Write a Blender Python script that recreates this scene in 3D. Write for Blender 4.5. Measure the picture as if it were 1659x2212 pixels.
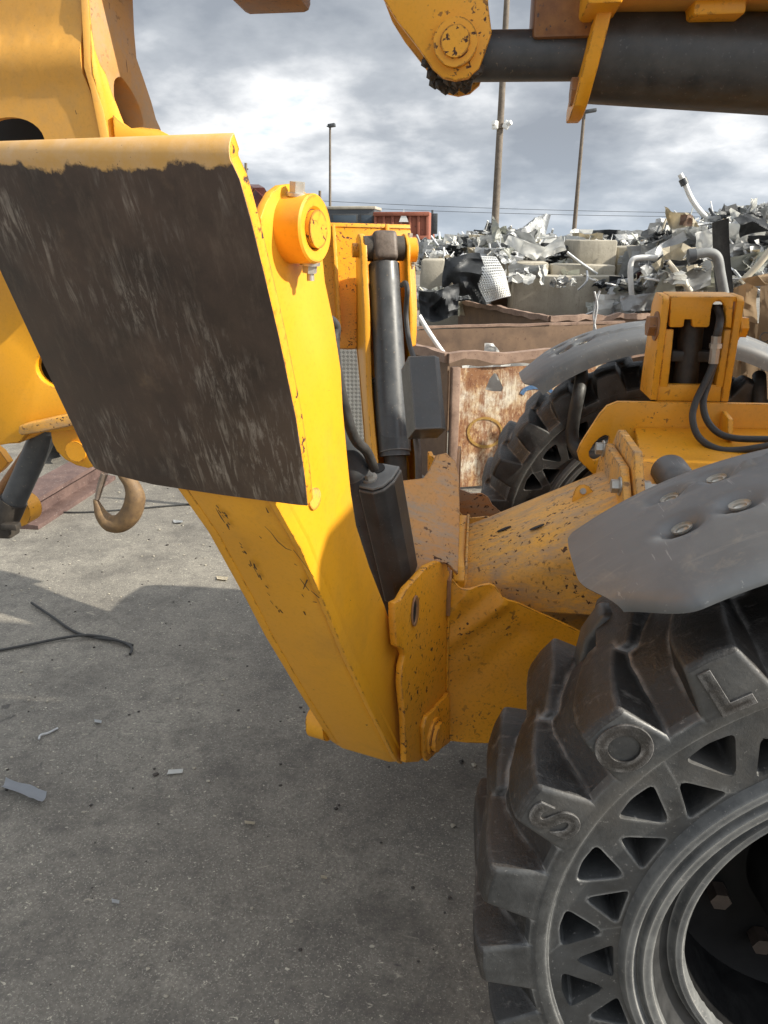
import bpy, bmesh, math, random
from mathutils import Vector, Matrix, noise
R = math.radians
for o in list(bpy.data.objects): bpy.data.objects.remove(o)
scn = bpy.context.scene
COL = scn.collection
V = Vector

# ---------------------------------------------------------------- camera
# machine frame: X rearwards (to the right), Y across the machine (away), Z up; near front wheel hub at (0,0,.66)
CAM = V((-.649, -.849, 1.655))
PIT, YAW, KF = R(20.3), R(7), 1597.0
FW = V((-math.sin(YAW)*math.cos(PIT), math.cos(YAW)*math.cos(PIT), -math.sin(PIT)))
RT = V((math.cos(YAW), math.sin(YAW), 0))
UP = RT.cross(FW)
cd = bpy.data.cameras.new('camera'); cam = bpy.data.objects.new('camera', cd); COL.objects.link(cam)
cam.matrix_world = Matrix((RT, UP, -FW)).transposed().to_4x4()
cam.location = CAM
cd.sensor_fit = 'VERTICAL'; cd.sensor_height = 36; cd.lens = 36*KF/2212
cd.clip_start = .02; cd.clip_end = 3000
scn.camera = cam

# ---------------------------------------------------------------- light
SUN_EL, SUN_AZ = R(33), R(8)
SUN = V((math.cos(SUN_EL)*math.cos(SUN_AZ), -math.cos(SUN_EL)*math.sin(SUN_AZ), math.sin(SUN_EL)))
ld = bpy.data.lights.new('sun', 'SUN'); ld.energy = 4.4; ld.angle = R(.53); ld.color = (1, .93, .80)
sun = bpy.data.objects.new('sun', ld); COL.objects.link(sun)
sun.rotation_mode = 'QUATERNION'; sun.rotation_quaternion = (-SUN).to_track_quat('-Z', 'Y')
sun.location = (6, -2, 8)
scn.view_settings.view_transform = 'Standard'; scn.view_settings.look = 'None'
scn.view_settings.exposure = 0.76; scn.view_settings.gamma = 1

w = bpy.data.worlds.new('World'); scn.world = w; w.use_nodes = True
nt = w.node_tree; nt.nodes.clear(); L = nt.links.new
def N(t, **k):
    n = nt.nodes.new(t)
    for a, b in k.items(): setattr(n, a, b)
    return n
sky = N('ShaderNodeTexSky', sky_type='NISHITA', sun_disc=False); sky.sun_elevation = SUN_EL
sky.sun_rotation = math.atan2(SUN.x, SUN.y); sky.air_density = 1.0; sky.dust_density = .4; sky.ozone_density = 2
b1 = N('ShaderNodeBackground'); b1.inputs[1].default_value = .09; L(sky.outputs[0], b1.inputs[0])
tc = N('ShaderNodeTexCoord'); sx = N('ShaderNodeSeparateXYZ'); L(tc.outputs['Generated'], sx.inputs[0])
def M(op, a, b=None, c=None, clamp=False):
    n = N('ShaderNodeMath', operation=op, use_clamp=clamp)
    for i, q in enumerate((a, b, c)):
        if q is None: continue
        if isinstance(q, (int, float)): n.inputs[i].default_value = q
        else: L(q, n.inputs[i])
    return n.outputs[0]
zz = M('ADD', M('MAXIMUM', sx.outputs[2], 0.0), .32)
cx = N('ShaderNodeCombineXYZ'); L(M('DIVIDE', sx.outputs[0], zz), cx.inputs[0]); L(M('DIVIDE', sx.outputs[1], zz), cx.inputs[1])
def noi(vec, sc, det=8, rough=.55, dist=0.0, off=(0, 0, 0)):
    m = N('ShaderNodeMapping'); m.inputs['Location'].default_value = off; L(vec, m.inputs[0])
    n = N('ShaderNodeTexNoise'); n.inputs['Scale'].default_value = sc; n.inputs['Detail'].default_value = det
    n.inputs['Roughness'].default_value = rough; n.inputs['Distortion'].default_value = dist
    L(m.outputs[0], n.inputs[0]); return n.outputs[0]
def ramp(fac, stops):
    r = N('ShaderNodeValToRGB'); e = r.color_ramp.elements
    while len(e) < len(stops): e.new(.5)
    for q, (p, c) in zip(e, stops):
        q.position = p; q.color = (c, c, c, 1) if isinstance(c, (int, float)) else (*c, 1)
    L(fac, r.inputs[0]); return r.outputs[0]
CL = cx.outputs[0]
n1 = noi(CL, 1.7, 8, .47, .0, (3.1, 1.7, 0)); n2 = noi(CL, 6.5, 8, .55, .1, (7.3, 4.1, 2.0))
dens = M('ADD', M('MULTIPLY', n1, .76), M('MULTIPLY', n2, .24))
cover = ramp(dens, [(.31, 0), (.385, 1)])
shade = ramp(dens, [(.385, (.90, .905, .91)), (.44, (.64, .66, .685)), (.505, (.42, .45, .49)), (.60, (.285, .315, .36))])
b2 = N('ShaderNodeBackground'); L(shade, b2.inputs[0])
# clouds brightened towards the unseen sun (as by forward scattering) to lift shaded parts
dp = N('ShaderNodeVectorMath', operation='DOT_PRODUCT'); L(tc.outputs['Generated'], dp.inputs[0]); dp.inputs[1].default_value = SUN
glow = M('POWER', M('MAXIMUM', dp.outputs['Value'], 0.0), 3.0)
L(M('ADD', M('MULTIPLY', glow, 2.0), .76), b2.inputs[1])
mx = N('ShaderNodeMixShader'); L(cover, mx.inputs[0]); L(b1.outputs[0], mx.inputs[1]); L(b2.outputs[0], mx.inputs[2])
# far cloud deck melts into grey-blue air near the horizon
b3 = N('ShaderNodeBackground'); b3.inputs[0].default_value = (.30, .35, .41, 1); b3.inputs[1].default_value = 1
hz = ramp(sx.outputs[2], [(0, .75), (.04, .4), (.12, 0)])
mx2 = N('ShaderNodeMixShader'); L(hz, mx2.inputs[0]); L(mx.outputs[0], mx2.inputs[1]); L(b3.outputs[0], mx2.inputs[2])
wo = N('ShaderNodeOutputWorld'); L(mx2.outputs[0], wo.inputs[0])

# ---------------------------------------------------------------- unprojection of traced outlines onto real planes
def ray(x, y): return FW + RT*((x-829.5)/KF) + UP*((1106-y)/KF)
def onp(x, y, p0, n):
    d = ray(x, y); return CAM + d*((V(p0)-CAM).dot(n)/d.dot(n))
def ony(x, y, v): return onp(x, y, (0, v, 0), V((0, 1, 0)))
def onz(x, y, v): return onp(x, y, (0, 0, v), V((0, 0, 1)))
def onx(x, y, v): return onp(x, y, (v, 0, 0), V((1, 0, 0)))
def at(x, y, d): return CAM + ray(x, y)*d

# ---------------------------------------------------------------- materials
class NB:
    def __init__(s, name):
        s.m = bpy.data.materials.new(name); s.m.use_nodes = True; s.t = s.m.node_tree
        s.b = s.t.nodes['Principled BSDF']; s.tc = s.n('ShaderNodeTexCoord'); s.P = s.tc.outputs['Object']
    def n(s, t, **k):
        q = s.t.nodes.new(t)
        for a, b in k.items(): setattr(q, a, b)
        return q
    def l(s, a, b): s.t.links.new(a, b)
    def noise(s, sc, det=5, ro=.6, stretch=None, off=(0, 0, 0), dist=0.0, rot=(0, 0, 0), vec=None):
        v = vec or s.P
        m = s.n('ShaderNodeMapping'); m.inputs['Location'].default_value = off; m.inputs['Rotation'].default_value = rot
        if stretch: m.inputs['Scale'].default_value = stretch
        s.l(v, m.inputs[0])
        q = s.n('ShaderNodeTexNoise'); q.inputs['Scale'].default_value = sc; q.inputs['Detail'].default_value = det
        q.inputs['Roughness'].default_value = ro; q.inputs['Distortion'].default_value = dist
        s.l(m.outputs[0], q.inputs[0]); return q.outputs[0]
    def ramp(s, f, stops):
        r = s.n('ShaderNodeValToRGB'); e = r.color_ramp.elements
        while len(e) < len(stops): e.new(.5)
        for q, (p, c) in zip(e, stops):
            q.position = p; q.color = (c, c, c, 1) if isinstance(c, (int, float)) else (*c, 1)
        s.l(f, r.inputs[0]); return r.outputs[0]
    def math(s, op, a, b=0.0, clamp=False):
        q = s.n('ShaderNodeMath', operation=op, use_clamp=clamp)
        for i, x in enumerate((a, b)):
            if isinstance(x, (int, float)): q.inputs[i].default_value = x
            else: s.l(x, q.inputs[i])
        return q.outputs[0]
    def mix(s, f, a, b):
        q = s.n('ShaderNodeMix', data_type='RGBA')
        for i, x in ((0, f), (6, a), (7, b)):
            if isinstance(x, (int, float)): q.inputs[i].default_value = x
            elif isinstance(x, tuple): q.inputs[i].default_value = (*x, 1)
            else: s.l(x, q.inputs[i])
        return q.outputs[2]
    def edge(s, rad=.006, lo=.02, hi=.12, convex=False):
        bv = s.n('ShaderNodeBevel'); bv.samples = 4; bv.inputs[0].default_value = rad
        g = s.n('ShaderNodeNewGeometry'); d = s.n('ShaderNodeVectorMath', operation='DOT_PRODUCT')
        s.l(bv.outputs[0], d.inputs[0]); s.l(g.outputs['Normal'], d.inputs[1])
        e = s.ramp(s.math('SUBTRACT', 1.0, d.outputs['Value']), [(lo, 0), (hi, 1)])
        return s.math('MULTIPLY', e, s.ramp(g.outputs['Pointiness'], [(.495, 0), (.525, 1)])) if convex else e
    def bump(s, h, st, dist=.01):
        q = s.n('ShaderNodeBump'); q.inputs['Strength'].default_value = st; q.inputs['Distance'].default_value = dist
        s.l(h, q.inputs['Height']); s.l(q.outputs[0], s.b.inputs['Normal'])
    def out(s, col=None, rough=None, metal=None):
        for k, x in (('Base Color', col), ('Roughness', rough), ('Metallic', metal)):
            if x is None: continue
            if isinstance(x, (int, float)): s.b.inputs[k].default_value = x
            elif isinstance(x, tuple): s.b.inputs[k].default_value = (*x, 1)
            else: s.l(x, s.b.inputs[k])
        return s.m

YEL = (.82, .375, .016)
def paint(name, base=YEL, smear=0.0, chips=.5, scr=.5, dust=.3, rust=(.10, .038, .016), edge=True, seed=0, rough=.42):
    s = NB(name); o = (seed*3.7, seed*1.3, seed*2.1)
    big = s.noise(2.3, 5, .6, off=o)
    c = s.mix(s.ramp(big, [(.35, 0), (.7, .35)]), base, tuple(x*.80+.02 for x in base))
    ds = s.noise(9, 7, .7, off=o)
    c = s.mix(s.ramp(ds, [(.45, 0), (.8, dust)]), c, (.40, .27, .13))
    # rubbed streaks
    st = s.noise(5, 6, .7, stretch=(1, 1, 14), rot=(.2, .5, .3), off=o)
    c = s.mix(s.math('MULTIPLY', s.ramp(st, [(.62, 0), (.74, .5)]), max(scr, .01)), c, tuple(min(1, x*1.05+.10) for x in base))
    gn = s.noise(150, 3, .6, off=o); c = s.mix(s.ramp(gn, [(.52, 0), (.70, .45 if chips > .6 else .18)]), c, tuple(x*.52 for x in base))
    # broad scuffs where things have slid along the steel, and dirt held in shallow patches
    if smear:
        sf = s.noise(7, 8, .78, stretch=(.5, 2.6, 1.6), rot=(0, .45, .1), off=o)
        c = s.mix(s.math('MULTIPLY', s.ramp(sf, [(.46, 0), (.60, 1)]), smear), c, (.34, .25, .17))
    gm = s.noise(1.7, 7, .7, off=(o[0]+2, o[1]+6, o[2]))
    c = s.mix(s.ramp(gm, [(.54, 0), (.76, .5)]), c, (.30, .165, .05))
    # chips: small dark flakes gathered in patches
    reg = s.noise(4.2, 4, .55, off=(o[0]+5, o[1], o[2]))
    fl = s.noise(75, 3, .6, off=o, dist=.4)
    ch = s.math('MULTIPLY', s.ramp(fl, [(.60, 0), (.64, 1 if chips > .1 else 0)]), s.ramp(reg, [(.62-.24*chips, 0), (.74-.24*chips, 1)]))
    fl2 = s.noise(26, 4, .65, off=(o[0], o[1]+9, o[2]), dist=1.2)
    ch2 = s.ramp(fl2, [(.735-.05*chips, 0), (.75-.05*chips, 1)])
    sc1 = s.noise(16, 3, .5, stretch=(9, 9, .8), rot=(.7, .3, .2), off=o)
    sc2 = s.math('MULTIPLY', s.ramp(sc1, [(.745-.04*scr, 0), (.76-.04*scr, 1)]), s.ramp(reg, [(.46, 0), (.52, 1)]))
    wear = s.math('MAXIMUM', s.math('MAXIMUM', ch, ch2), sc2)
    if edge:
        e = s.edge(); en = s.noise(38, 4, .6, off=o)
        wear = s.math('MAXIMUM', wear, s.math('MULTIPLY', e, s.ramp(en, [(.50-.06*chips, 0), (.57-.06*chips, 1)])))
    rc = s.mix(s.noise(30, 3), (.035, .022, .018), rust)
    c = s.mix(wear, c, rc)
    rr = s.math('ADD', s.math('MULTIPLY', ds, .22), rough-.1)
    rr = s.math('MAXIMUM', rr, s.math('MULTIPLY', wear, .8))
    s.bump(s.math('SUBTRACT', s.math('MULTIPLY', s.noise(140, 2, .5), .25), wear), .22, .002)
    return s.out(c, rr)

def metalish(name, a, b, sc=12, rough=.6, metal=0.0, bump=.2, edge=None, spots=None):
    s = NB(name)
    n1 = s.noise(sc, 7, .68); n2 = s.noise(sc*.22, 4, .6, off=(4, 2, 1))
    c = s.mix(s.ramp(s.math('ADD', s.math('MULTIPLY', n1, .6), s.math('MULTIPLY', n2, .4)), [(.38, 0), (.62, 1)]), a, b)
    if spots: c = s.mix(s.ramp(s.noise(sc*6, 3, .6), [(.64, 0), (.70, 1)]), c, spots)
    if edge: c = s.mix(s.math('MULTIPLY', s.edge(.008), .7), c, edge)
    s.bump(n1, bump, .004)
    return s.out(c, s.ramp(n1, [(.3, max(.05, rough-.12)), (.7, min(1, rough+.12))]), metal)

m_yel = paint('yellow_paint', chips=.40, scr=.5, dust=.2)
m_leg = paint('yellow_leg_paint', base=(.79, .365, .015), chips=.02, scr=.0, dust=.10, seed=2, rough=.38)
m_worn = paint('worn_yellow_paint', base=(.80, .395, .055), smear=.75, chips=.80, scr=.9, dust=.6, seed=4, rough=.5)
m_gus = paint('dusty_yellow_paint', base=(.80, .345, .012), chips=.72, scr=.5, dust=.25, seed=7, rough=.40)
m_head = paint('faded_yellow_paint', base=(.72, .36, .06), chips=.12, scr=.12, dust=.55, seed=9, rough=.5, edge=False)
m_brn = metalish('rubbed_rust_steel', (.20, .085, .03), (.42, .21, .07), 14, .55, 0, .25, edge=(.30, .20, .15), spots=(.07, .05, .05))
m_grey = metalish('grey_cylinder_paint', (.045, .05, .055), (.085, .09, .095), 18, .38, 0, .08, edge=(.2, .2, .2), spots=(.17, .15, .12))
m_blk = metalish('dark_guard_paint', (.040, .042, .043), (.075, .076, .074), 22, .42, 0, .12, edge=(.34, .31, .27), spots=(.10, .10, .10))
m_steel = metalish('zinc_steel', (.34, .33, .30), (.52, .50, .45), 40, .42, .6, .1)
m_drk = metalish('greasy_steel', (.018, .016, .014), (.06, .05, .04), 30, .55, 0, .3)
m_eye = metalish('dirty_rod_eye', (.07, .055, .045), (.15, .12, .10), 40, .55, .2, .3, edge=(.3, .28, .25))
m_void = metalish('black_inside', (.010, .010, .010), (.02, .018, .016), 10, .7)  # near-black colour stands in for shade inside openings; hose clamps share it
m_hose = metalish('rubber_hose', (.022, .022, .022), (.05, .05, .048), 60, .55, 0, .25)
m_fend = None
m_headb = paint('brown_head_paint', base=(.50, .26, .075), smear=.5, chips=.3, scr=.4, dust=.6, seed=15, rough=.55, edge=False)  # browner, darker base for the second head plate
def fender_mat():
    s = NB('grey_plastic')
    n = s.noise(5, 6, .65); st = s.noise(7, 6, .7, stretch=(.6, 6, .6)); f = s.noise(120, 2)
    c = s.mix(s.ramp(n, [(.35, 0), (.7, 1)]), (.105, .112, .118), (.165, .172, .178))
    c = s.mix(s.ramp(st, [(.56, 0), (.75, .5)]), c, (.26, .25, .23))
    c = s.mix(s.ramp(s.noise(55, 4, .7, dist=1), [(.70, 0), (.74, .6)]), c, (.38, .36, .33))
    c = s.mix(s.ramp(s.noise(9, 7, .75, off=(3, 1, 5), dist=.6), [(.55, 0), (.72, .55)]), c, (.27, .245, .20))
    sl = s.noise(13, 4, .6, stretch=(8, .5, 8), rot=(.3, .2, .4)); c = s.mix(s.ramp(sl, [(.66, 0), (.69, .5)]), c, (.34, .34, .33))
    s.bump(s.math('ADD', f, s.math('MULTIPLY', sl, .8)), .10, .001)
    return s.out(c, s.ramp(n, [(.3, .40), (.7, .58)]))
m_fend = fender_mat()
def rubber(nm='solid_rubber', eg=.55):
    s = NB(nm)
    n = s.noise(14, 8, .72); n2 = s.noise(3.4, 4, .6); f = s.noise(90, 4, .7)
    c = s.mix(s.ramp(n, [(.35, 0), (.72, 1)]), (.009, .0095, .010), (.034, .034, .033))
    c = s.mix(s.ramp(n2, [(.44, 0), (.66, .75)]), c, (.040, .030, .024))
    c = s.mix(s.ramp(f, [(.62, 0), (.76, .6)]), c, (.13, .12, .11))
    c = s.mix(s.math('MULTIPLY', s.math('MULTIPLY', s.edge(.012, .01, .10, True), eg*1.7, True), s.ramp(s.noise(22, 5, .7), [(.38, .1), (.62, 1)])), c, (.30, .29, .28))  # lighter convex edges: rubbed rubber with bright highlights painted in
    sc = s.noise(30, 6, .75, stretch=(.35, 1.6, 1), rot=(.4, .9, .2)); c = s.mix(s.ramp(sc, [(.58, 0), (.70, .65)]), c, (.15, .14, .13))  # pale scuffs that also stand in for bright streaks on the lugs
    s.bump(s.math('ADD', s.math('ADD', n, s.math('MULTIPLY', f, .35)), s.math('MULTIPLY', s.noise(5, 4, .6), 1.2)), .42, .011)
    return s.out(c, s.ramp(n, [(.3, .33), (.7, .62)]))
m_rub = rubber(); m_let = rubber('lettering_rubber', .45)
def side_rubber():
    s = NB('sidewall_rubber')
    n = s.noise(16, 7, .7); f = s.noise(130, 3, .7)
    c = s.mix(s.ramp(n, [(.35, 0), (.7, 1)]), (.026, .028, .030), (.080, .082, .082))
    c = s.mix(s.math('MULTIPLY', s.math('MULTIPLY', s.edge(.007, .01, .10, True), 1.1, True), s.ramp(s.noise(20, 5, .7), [(.35, .2), (.6, 1)])), c, (.30, .30, .29))  # lighter hole and lug edges, highlights put into the colour
    c = s.mix(s.ramp(f, [(.64, 0), (.72, .8)]), c, (.24, .23, .22))
    du = s.noise(4.5, 6, .7, off=(2, 3, 4)); c = s.mix(s.ramp(du, [(.46, 0), (.66, .6)]), c, (.10, .092, .082))
    s.bump(s.math('ADD', f, s.math('MULTIPLY', n, .8)), .22, .003)
    return s.out(c, s.ramp(n, [(.3, .34), (.7, .6)]))
m_side = side_rubber()
m_rim = metalish('dusty_rim', (.065, .068, .07), (.165, .168, .164), 26, .5, 0, .1, edge=(.42, .41, .38), spots=(.22, .21, .2))
m_rimin = metalish('black_rim', (.004, .004, .0045), (.012, .012, .012), 20, .6, 0, .1)

def ground_mat():
    s = NB('yard_concrete')
    big = s.noise(.35, 6, .62); mid = s.noise(2.6, 8, .68); fine = s.noise(95, 5, .72); gr = s.noise(210, 2, .6)
    c = s.mix(s.ramp(s.math('ADD', s.math('MULTIPLY', big, .5), s.math('MULTIPLY', mid, .5)), [(.34, 0), (.68, 1)]), (.115, .105, .09), (.315, .292, .245))
    c = s.mix(s.ramp(fine, [(.34, .55), (.60, 0)]), c, (.085, .078, .068))
    grime = s.noise(17, 7, .74, off=(5, 5, 0))
    c = s.mix(s.ramp(grime, [(.47, 0), (.68, .7)]), c, (.10, .092, .082))
    c = s.mix(s.ramp(gr, [(.585, 0), (.67, .5)]), c, (.50, .47, .39))
    flk = s.noise(58, 3, .6, stretch=(1, 1.7, 1), rot=(0, 0, .6), dist=.5, off=(1, 4, 0))
    c = s.mix(s.ramp(flk, [(.665, 0), (.70, .8)]), c, (.60, .56, .45))
    pale = s.noise(11, 5, .7, stretch=(1, 2.4, 1), rot=(0, 0, .5), dist=.6, off=(3, 8, 0))
    c = s.mix(s.ramp(pale, [(.64, 0), (.73, .55)]), c, (.56, .52, .41))
    st = s.noise(3.1, 6, .68, off=(9, 1, 0))
    c = s.mix(s.ramp(st, [(.50, 0), (.72, .72)]), c, (.07, .064, .057))
    spot = s.noise(9.5, 4, .55, off=(2, 7, 0), dist=.8)
    c = s.mix(s.ramp(spot, [(.70, 0), (.76, .7)]), c, (.05, .046, .044))
    # hairline cracks
    vo = s.n('ShaderNodeTexVoronoi', feature='DISTANCE_TO_EDGE'); vo.inputs['Scale'].default_value = .75
    dm = s.n('ShaderNodeMixRGB'); dm.inputs[0].default_value = .18; s.l(s.P, dm.inputs[1])
    nz = s.n('ShaderNodeTexNoise'); nz.inputs['Scale'].default_value = 3.0; s.l(s.P, nz.inputs[0]); s.l(nz.outputs[1], dm.inputs[2])
    s.l(dm.outputs[0], vo.inputs['Vector'])
    c = s.mix(s.ramp(vo.outputs[0], [(0, .30), (.004, 0)]), c, (.08, .075, .07))
    s.bump(s.math('ADD', fine, s.math('MULTIPLY', gr, .5)), .5, .006)
    return s.out(c, s.ramp(mid, [(.3, .78), (.7, .95)]))
m_gnd = ground_mat()

def foot_mat(o3, e, wdir):
    # bare rusty steel with pale scrape marks; yellow paint survives only along the lip at the top
    s = NB('scraped_foot_steel')
    n = s.noise(9, 7, .7); n2 = s.noise(2.4, 5, .6)
    c = s.mix(s.ramp(n, [(.35, 0), (.7, 1)]), (.030, .019, .0145), (.086, .055, .039))
    c = s.mix(s.ramp(n2, [(.44, 0), (.68, .75)]), c, (.105, .070, .045))
    c = s.mix(s.ramp(s.noise(6, 7, .72, off=(3, 9, 1)), [(.58, 0), (.74, .6)]), c, (.19, .125, .07))
    da = s.n('ShaderNodeVectorMath', operation='DOT_PRODUCT'); s.l(s.P, da.inputs[0]); da.inputs[1].default_value = wdir
    db = s.n('ShaderNodeVectorMath', operation='DOT_PRODUCT'); s.l(s.P, db.inputs[0]); db.inputs[1].default_value = e
    pc = s.n('ShaderNodeCombineXYZ'); s.l(da.outputs['Value'], pc.inputs[0]); s.l(db.outputs['Value'], pc.inputs[1])
    st = s.noise(30, 8, .76, stretch=(2.6, .50, 1), rot=(0, 0, -.20), dist=.5, vec=pc.outputs[0])
    reg = s.noise(4.6, 5, .62, off=(.35, 1.9, .4), vec=pc.outputs[0])
    sm = s.math('MULTIPLY', s.ramp(st, [(.50, 0), (.68, 1)]), s.ramp(reg, [(.49, 0), (.64, 1)]))
    c = s.mix(s.math('MULTIPLY', sm, .75), c, (.48, .42, .35))
    haze = s.noise(16, 8, .78, stretch=(2, .55, 1), off=(7, 2, 3), vec=pc.outputs[0])
    c = s.mix(s.ramp(haze, [(.52, 0), (.80, .55)]), c, (.20, .150, .108))
    d = s.n('ShaderNodeVectorMath', operation='DOT_PRODUCT'); s.l(s.P, d.inputs[0]); d.inputs[1].default_value = e
    h = s.math('SUBTRACT', d.outputs['Value'], o3.dot(e))
    hn = s.math('ADD', h, s.math('MULTIPLY', s.math('SUBTRACT', s.noise(17, 6, .62), .5), .058))
    lip = s.ramp(s.math('MULTIPLY', hn, 1.0), [(FOOT_LIP-.0006, 0), (FOOT_LIP+.0006, 1)])
    yl = s.mix(s.ramp(s.noise(30, 6, .7), [(.40, 0), (.7, 1)]), (.62, .35, .10), (.62, .40, .20))
    yl = s.mix(s.ramp(s.noise(60, 4, .7, dist=.8), [(.66, 0), (.69, 1)]), yl, (.10, .06, .03))
    c = s.mix(lip, c, yl)
    s.bump(s.math('ADD', n, s.math('MULTIPLY', st, .5)), .25, .003)
    return s.out(c, s.ramp(n, [(.3, .42), (.7, .62)]))

# ---------------------------------------------------------------- mesh helpers
def tag(o, label=None, cat=None, group=None, kind=None):
    if label: o['label'] = label
    if cat: o['category'] = cat
    if group: o['group'] = group
    if kind: o['kind'] = kind
    return o
def empty(name, loc, parent=None):
    o = bpy.data.objects.new(name, None); COL.objects.link(o); o.empty_display_size = .1
    o['w'] = tuple(loc)
    pl = V(parent['w']) if parent else V((0, 0, 0))
    o.location = V(loc)-pl
    if parent: o.parent = parent
    return o
def obj(name, bm, mat, parent=None, smooth=35, org=None):
    me = bpy.data.meshes.new(name)
    base = V(parent['w']) if parent else (V(org) if org is not None else V((0, 0, 0)))
    if base.length: bmesh.ops.translate(bm, verts=bm.verts, vec=-base)
    bmesh.ops.recalc_face_normals(bm, faces=bm.faces)
    bm.to_mesh(me); bm.free()
    for m in (mat if isinstance(mat, (list, tuple)) else [mat]): me.materials.append(m)
    if smooth:
        for p in me.polygons: p.use_smooth = True
        me.set_sharp_from_angle(angle=R(smooth))
    o = bpy.data.objects.new(name, me); COL.objects.link(o)
    o['w'] = tuple(base)
    if parent: o.parent = parent
    else: o.location = base
    return o
def basis(d):
    d = V(d).normalized(); a = V((0, 0, 1)) if abs(d.z) < .9 else V((1, 0, 0))
    u = d.cross(a).normalized(); return u, d.cross(u).normalized()
def bev(bm, wd, seg=2, ang=30, geom=None):
    es = [e for e in bm.edges if len(e.link_faces) == 2 and e.calc_face_angle(0) > R(ang)]
    if es and wd: bmesh.ops.bevel(bm, geom=es, offset=wd, segments=seg, affect='EDGES', profile=.5, clamp_overlap=True)
def join(a, b):
    me = bpy.data.meshes.new('t'); b.to_mesh(me); b.free(); a.from_mesh(me); bpy.data.meshes.remove(me); return a
from mathutils.geometry import delaunay_2d_cdt
def cdt_fill(bm, loops):
    """fill the area between nested vertex loops (even-odd), loops coplanar"""
    o = loops[0][0].co.copy(); nrm = V()
    lp = loops[0]
    for i in range(len(lp)): nrm += (lp[i-1].co-o).cross(lp[i].co-o)
    u, v = basis(nrm); vs = [q for l in loops for q in l]
    p2 = [V(((q.co-o).dot(u), (q.co-o).dot(v))) for q in vs]
    ed = []; k = 0
    for l in loops:
        n = len(l); ed += [(k+(i-1) % n, k+i) for i in range(n)]; k += n
    r = delaunay_2d_cdt(p2, ed, [], 0, 1e-7)
    pv, fc, ov = r[0], r[2], r[3]
    def inside(c):
        x, y = c; t = False
        for a, b in ed:
            a, b = p2[a], p2[b]
            if (a.y > y) != (b.y > y) and x < (b.x-a.x)*(y-a.y)/(b.y-a.y)+a.x: t = not t
        return t
    vm = []
    for i, q in enumerate(pv):
        if ov[i]: vm.append(vs[ov[i][0]])
        else: vm.append(bm.verts.new(o+u*q[0]+v*q[1]))
    for f in fc:
        c = sum((pv[i] for i in f), V((0, 0)))/len(f)
        if inside(c):
            try: bm.faces.new([vm[i] for i in f])
            except ValueError: pass
def plate(pts, ext, holes=(), bevel=.002, seg=2, maxedge=None, disp=None):
    """solid plate: outline pts (3-D, coplanar) extruded by vector ext, optional holes"""
    ext = V(ext); bm = bmesh.new()
    loops = [[bm.verts.new(p) for p in lp] for lp in [pts, *holes]]
    if holes or maxedge:
        cdt_fill(bm, loops)
    else:
        bm.faces.new(loops[0])
    if maxedge:
        for _ in range(6):
            lg = [e for e in bm.edges if e.calc_length() > maxedge]
            if not lg: break
            bmesh.ops.subdivide_edges(bm, edges=lg, cuts=1)
            bmesh.ops.triangulate(bm, faces=[f for f in bm.faces if len(f.verts) > 3])
    if disp:
        for v in bm.verts: v.co += disp(v.co)
    fs = list(bm.faces)
    r = bmesh.ops.extrude_face_region(bm, geom=fs)
    bmesh.ops.translate(bm, verts=[g for g in r['geom'] if isinstance(g, bmesh.types.BMVert)], vec=ext)
    bmesh.ops.recalc_face_normals(bm, faces=bm.faces)
    if bevel and not maxedge: bev(bm, bevel, seg, 40)
    return bm
def box(c, sx, sy, sz, rot=None, bevel=.004, seg=2):
    bm = bmesh.new(); bmesh.ops.create_cube(bm, size=1)
    bmesh.ops.scale(bm, vec=(sx, sy, sz), verts=bm.verts)
    bev(bm, bevel, seg)
    m = Matrix.Translation(V(c)) @ (rot.to_4x4() if rot else Matrix())
    bmesh.ops.transform(bm, matrix=m, verts=bm.verts); return bm
def cyl(a, b, r, r2=None, seg=32, bevel=.0, caps=True):
    a, b = V(a), V(b); u, v = basis(b-a); bm = bmesh.new(); r2 = r if r2 is None else r2
    A = [bm.verts.new(a+(u*math.cos(t)+v*math.sin(t))*r) for t in [2*math.pi*i/seg for i in range(seg)]]
    B = [bm.verts.new(b+(u*math.cos(t)+v*math.sin(t))*r2) for t in [2*math.pi*i/seg for i in range(seg)]]
    for i in range(seg): bm.faces.new((A[i-1], A[i], B[i], B[i-1]))
    if caps: bm.faces.new(A); bm.faces.new(B[::-1])
    if bevel: bev(bm, bevel, 2, 50)
    return bm
def tube(path, r, seg=12, caps=True, sub=6):
    """smooth tube through path points (Catmull-Rom); r a number or list per point"""
    P = [V(p) for p in path]; rr = r if isinstance(r, (list, tuple)) else [r]*len(P)
    Q, S = [], []
    for i in range(len(P)-1):
        p0 = P[max(0, i-1)]; p1 = P[i]; p2 = P[i+1]; p3 = P[min(len(P)-1, i+2)]
        for k in range(sub):
            t = k/sub
            Q.append(.5*((2*p1)+(p2-p0)*t+(2*p0-5*p1+4*p2-p3)*t*t+(3*p1-p0-3*p2+p3)*t**3)); S.append(rr[i]+(rr[i+1]-rr[i])*t)
    Q.append(P[-1]); S.append(rr[-1])
    bm = bmesh.new(); rings = []; u = None
    for i, q in enumerate(Q):
        d = (Q[min(i+1, len(Q)-1)]-Q[max(i-1, 0)]).normalized()
        if u is None: u, _ = basis(d)
        u = (u-d*u.dot(d)).normalized(); v = d.cross(u)
        rings.append([bm.verts.new(q+(u*math.cos(a)+v*math.sin(a))*S[i]) for a in [2*math.pi*j/seg for j in range(seg)]])
    for a, b in zip(rings, rings[1:]):
        for j in range(seg): bm.faces.new((a[j-1], a[j], b[j], b[j-1]))
    if caps: bm.faces.new(rings[0][::-1]); bm.faces.new(rings[-1])
    return bm
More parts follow.
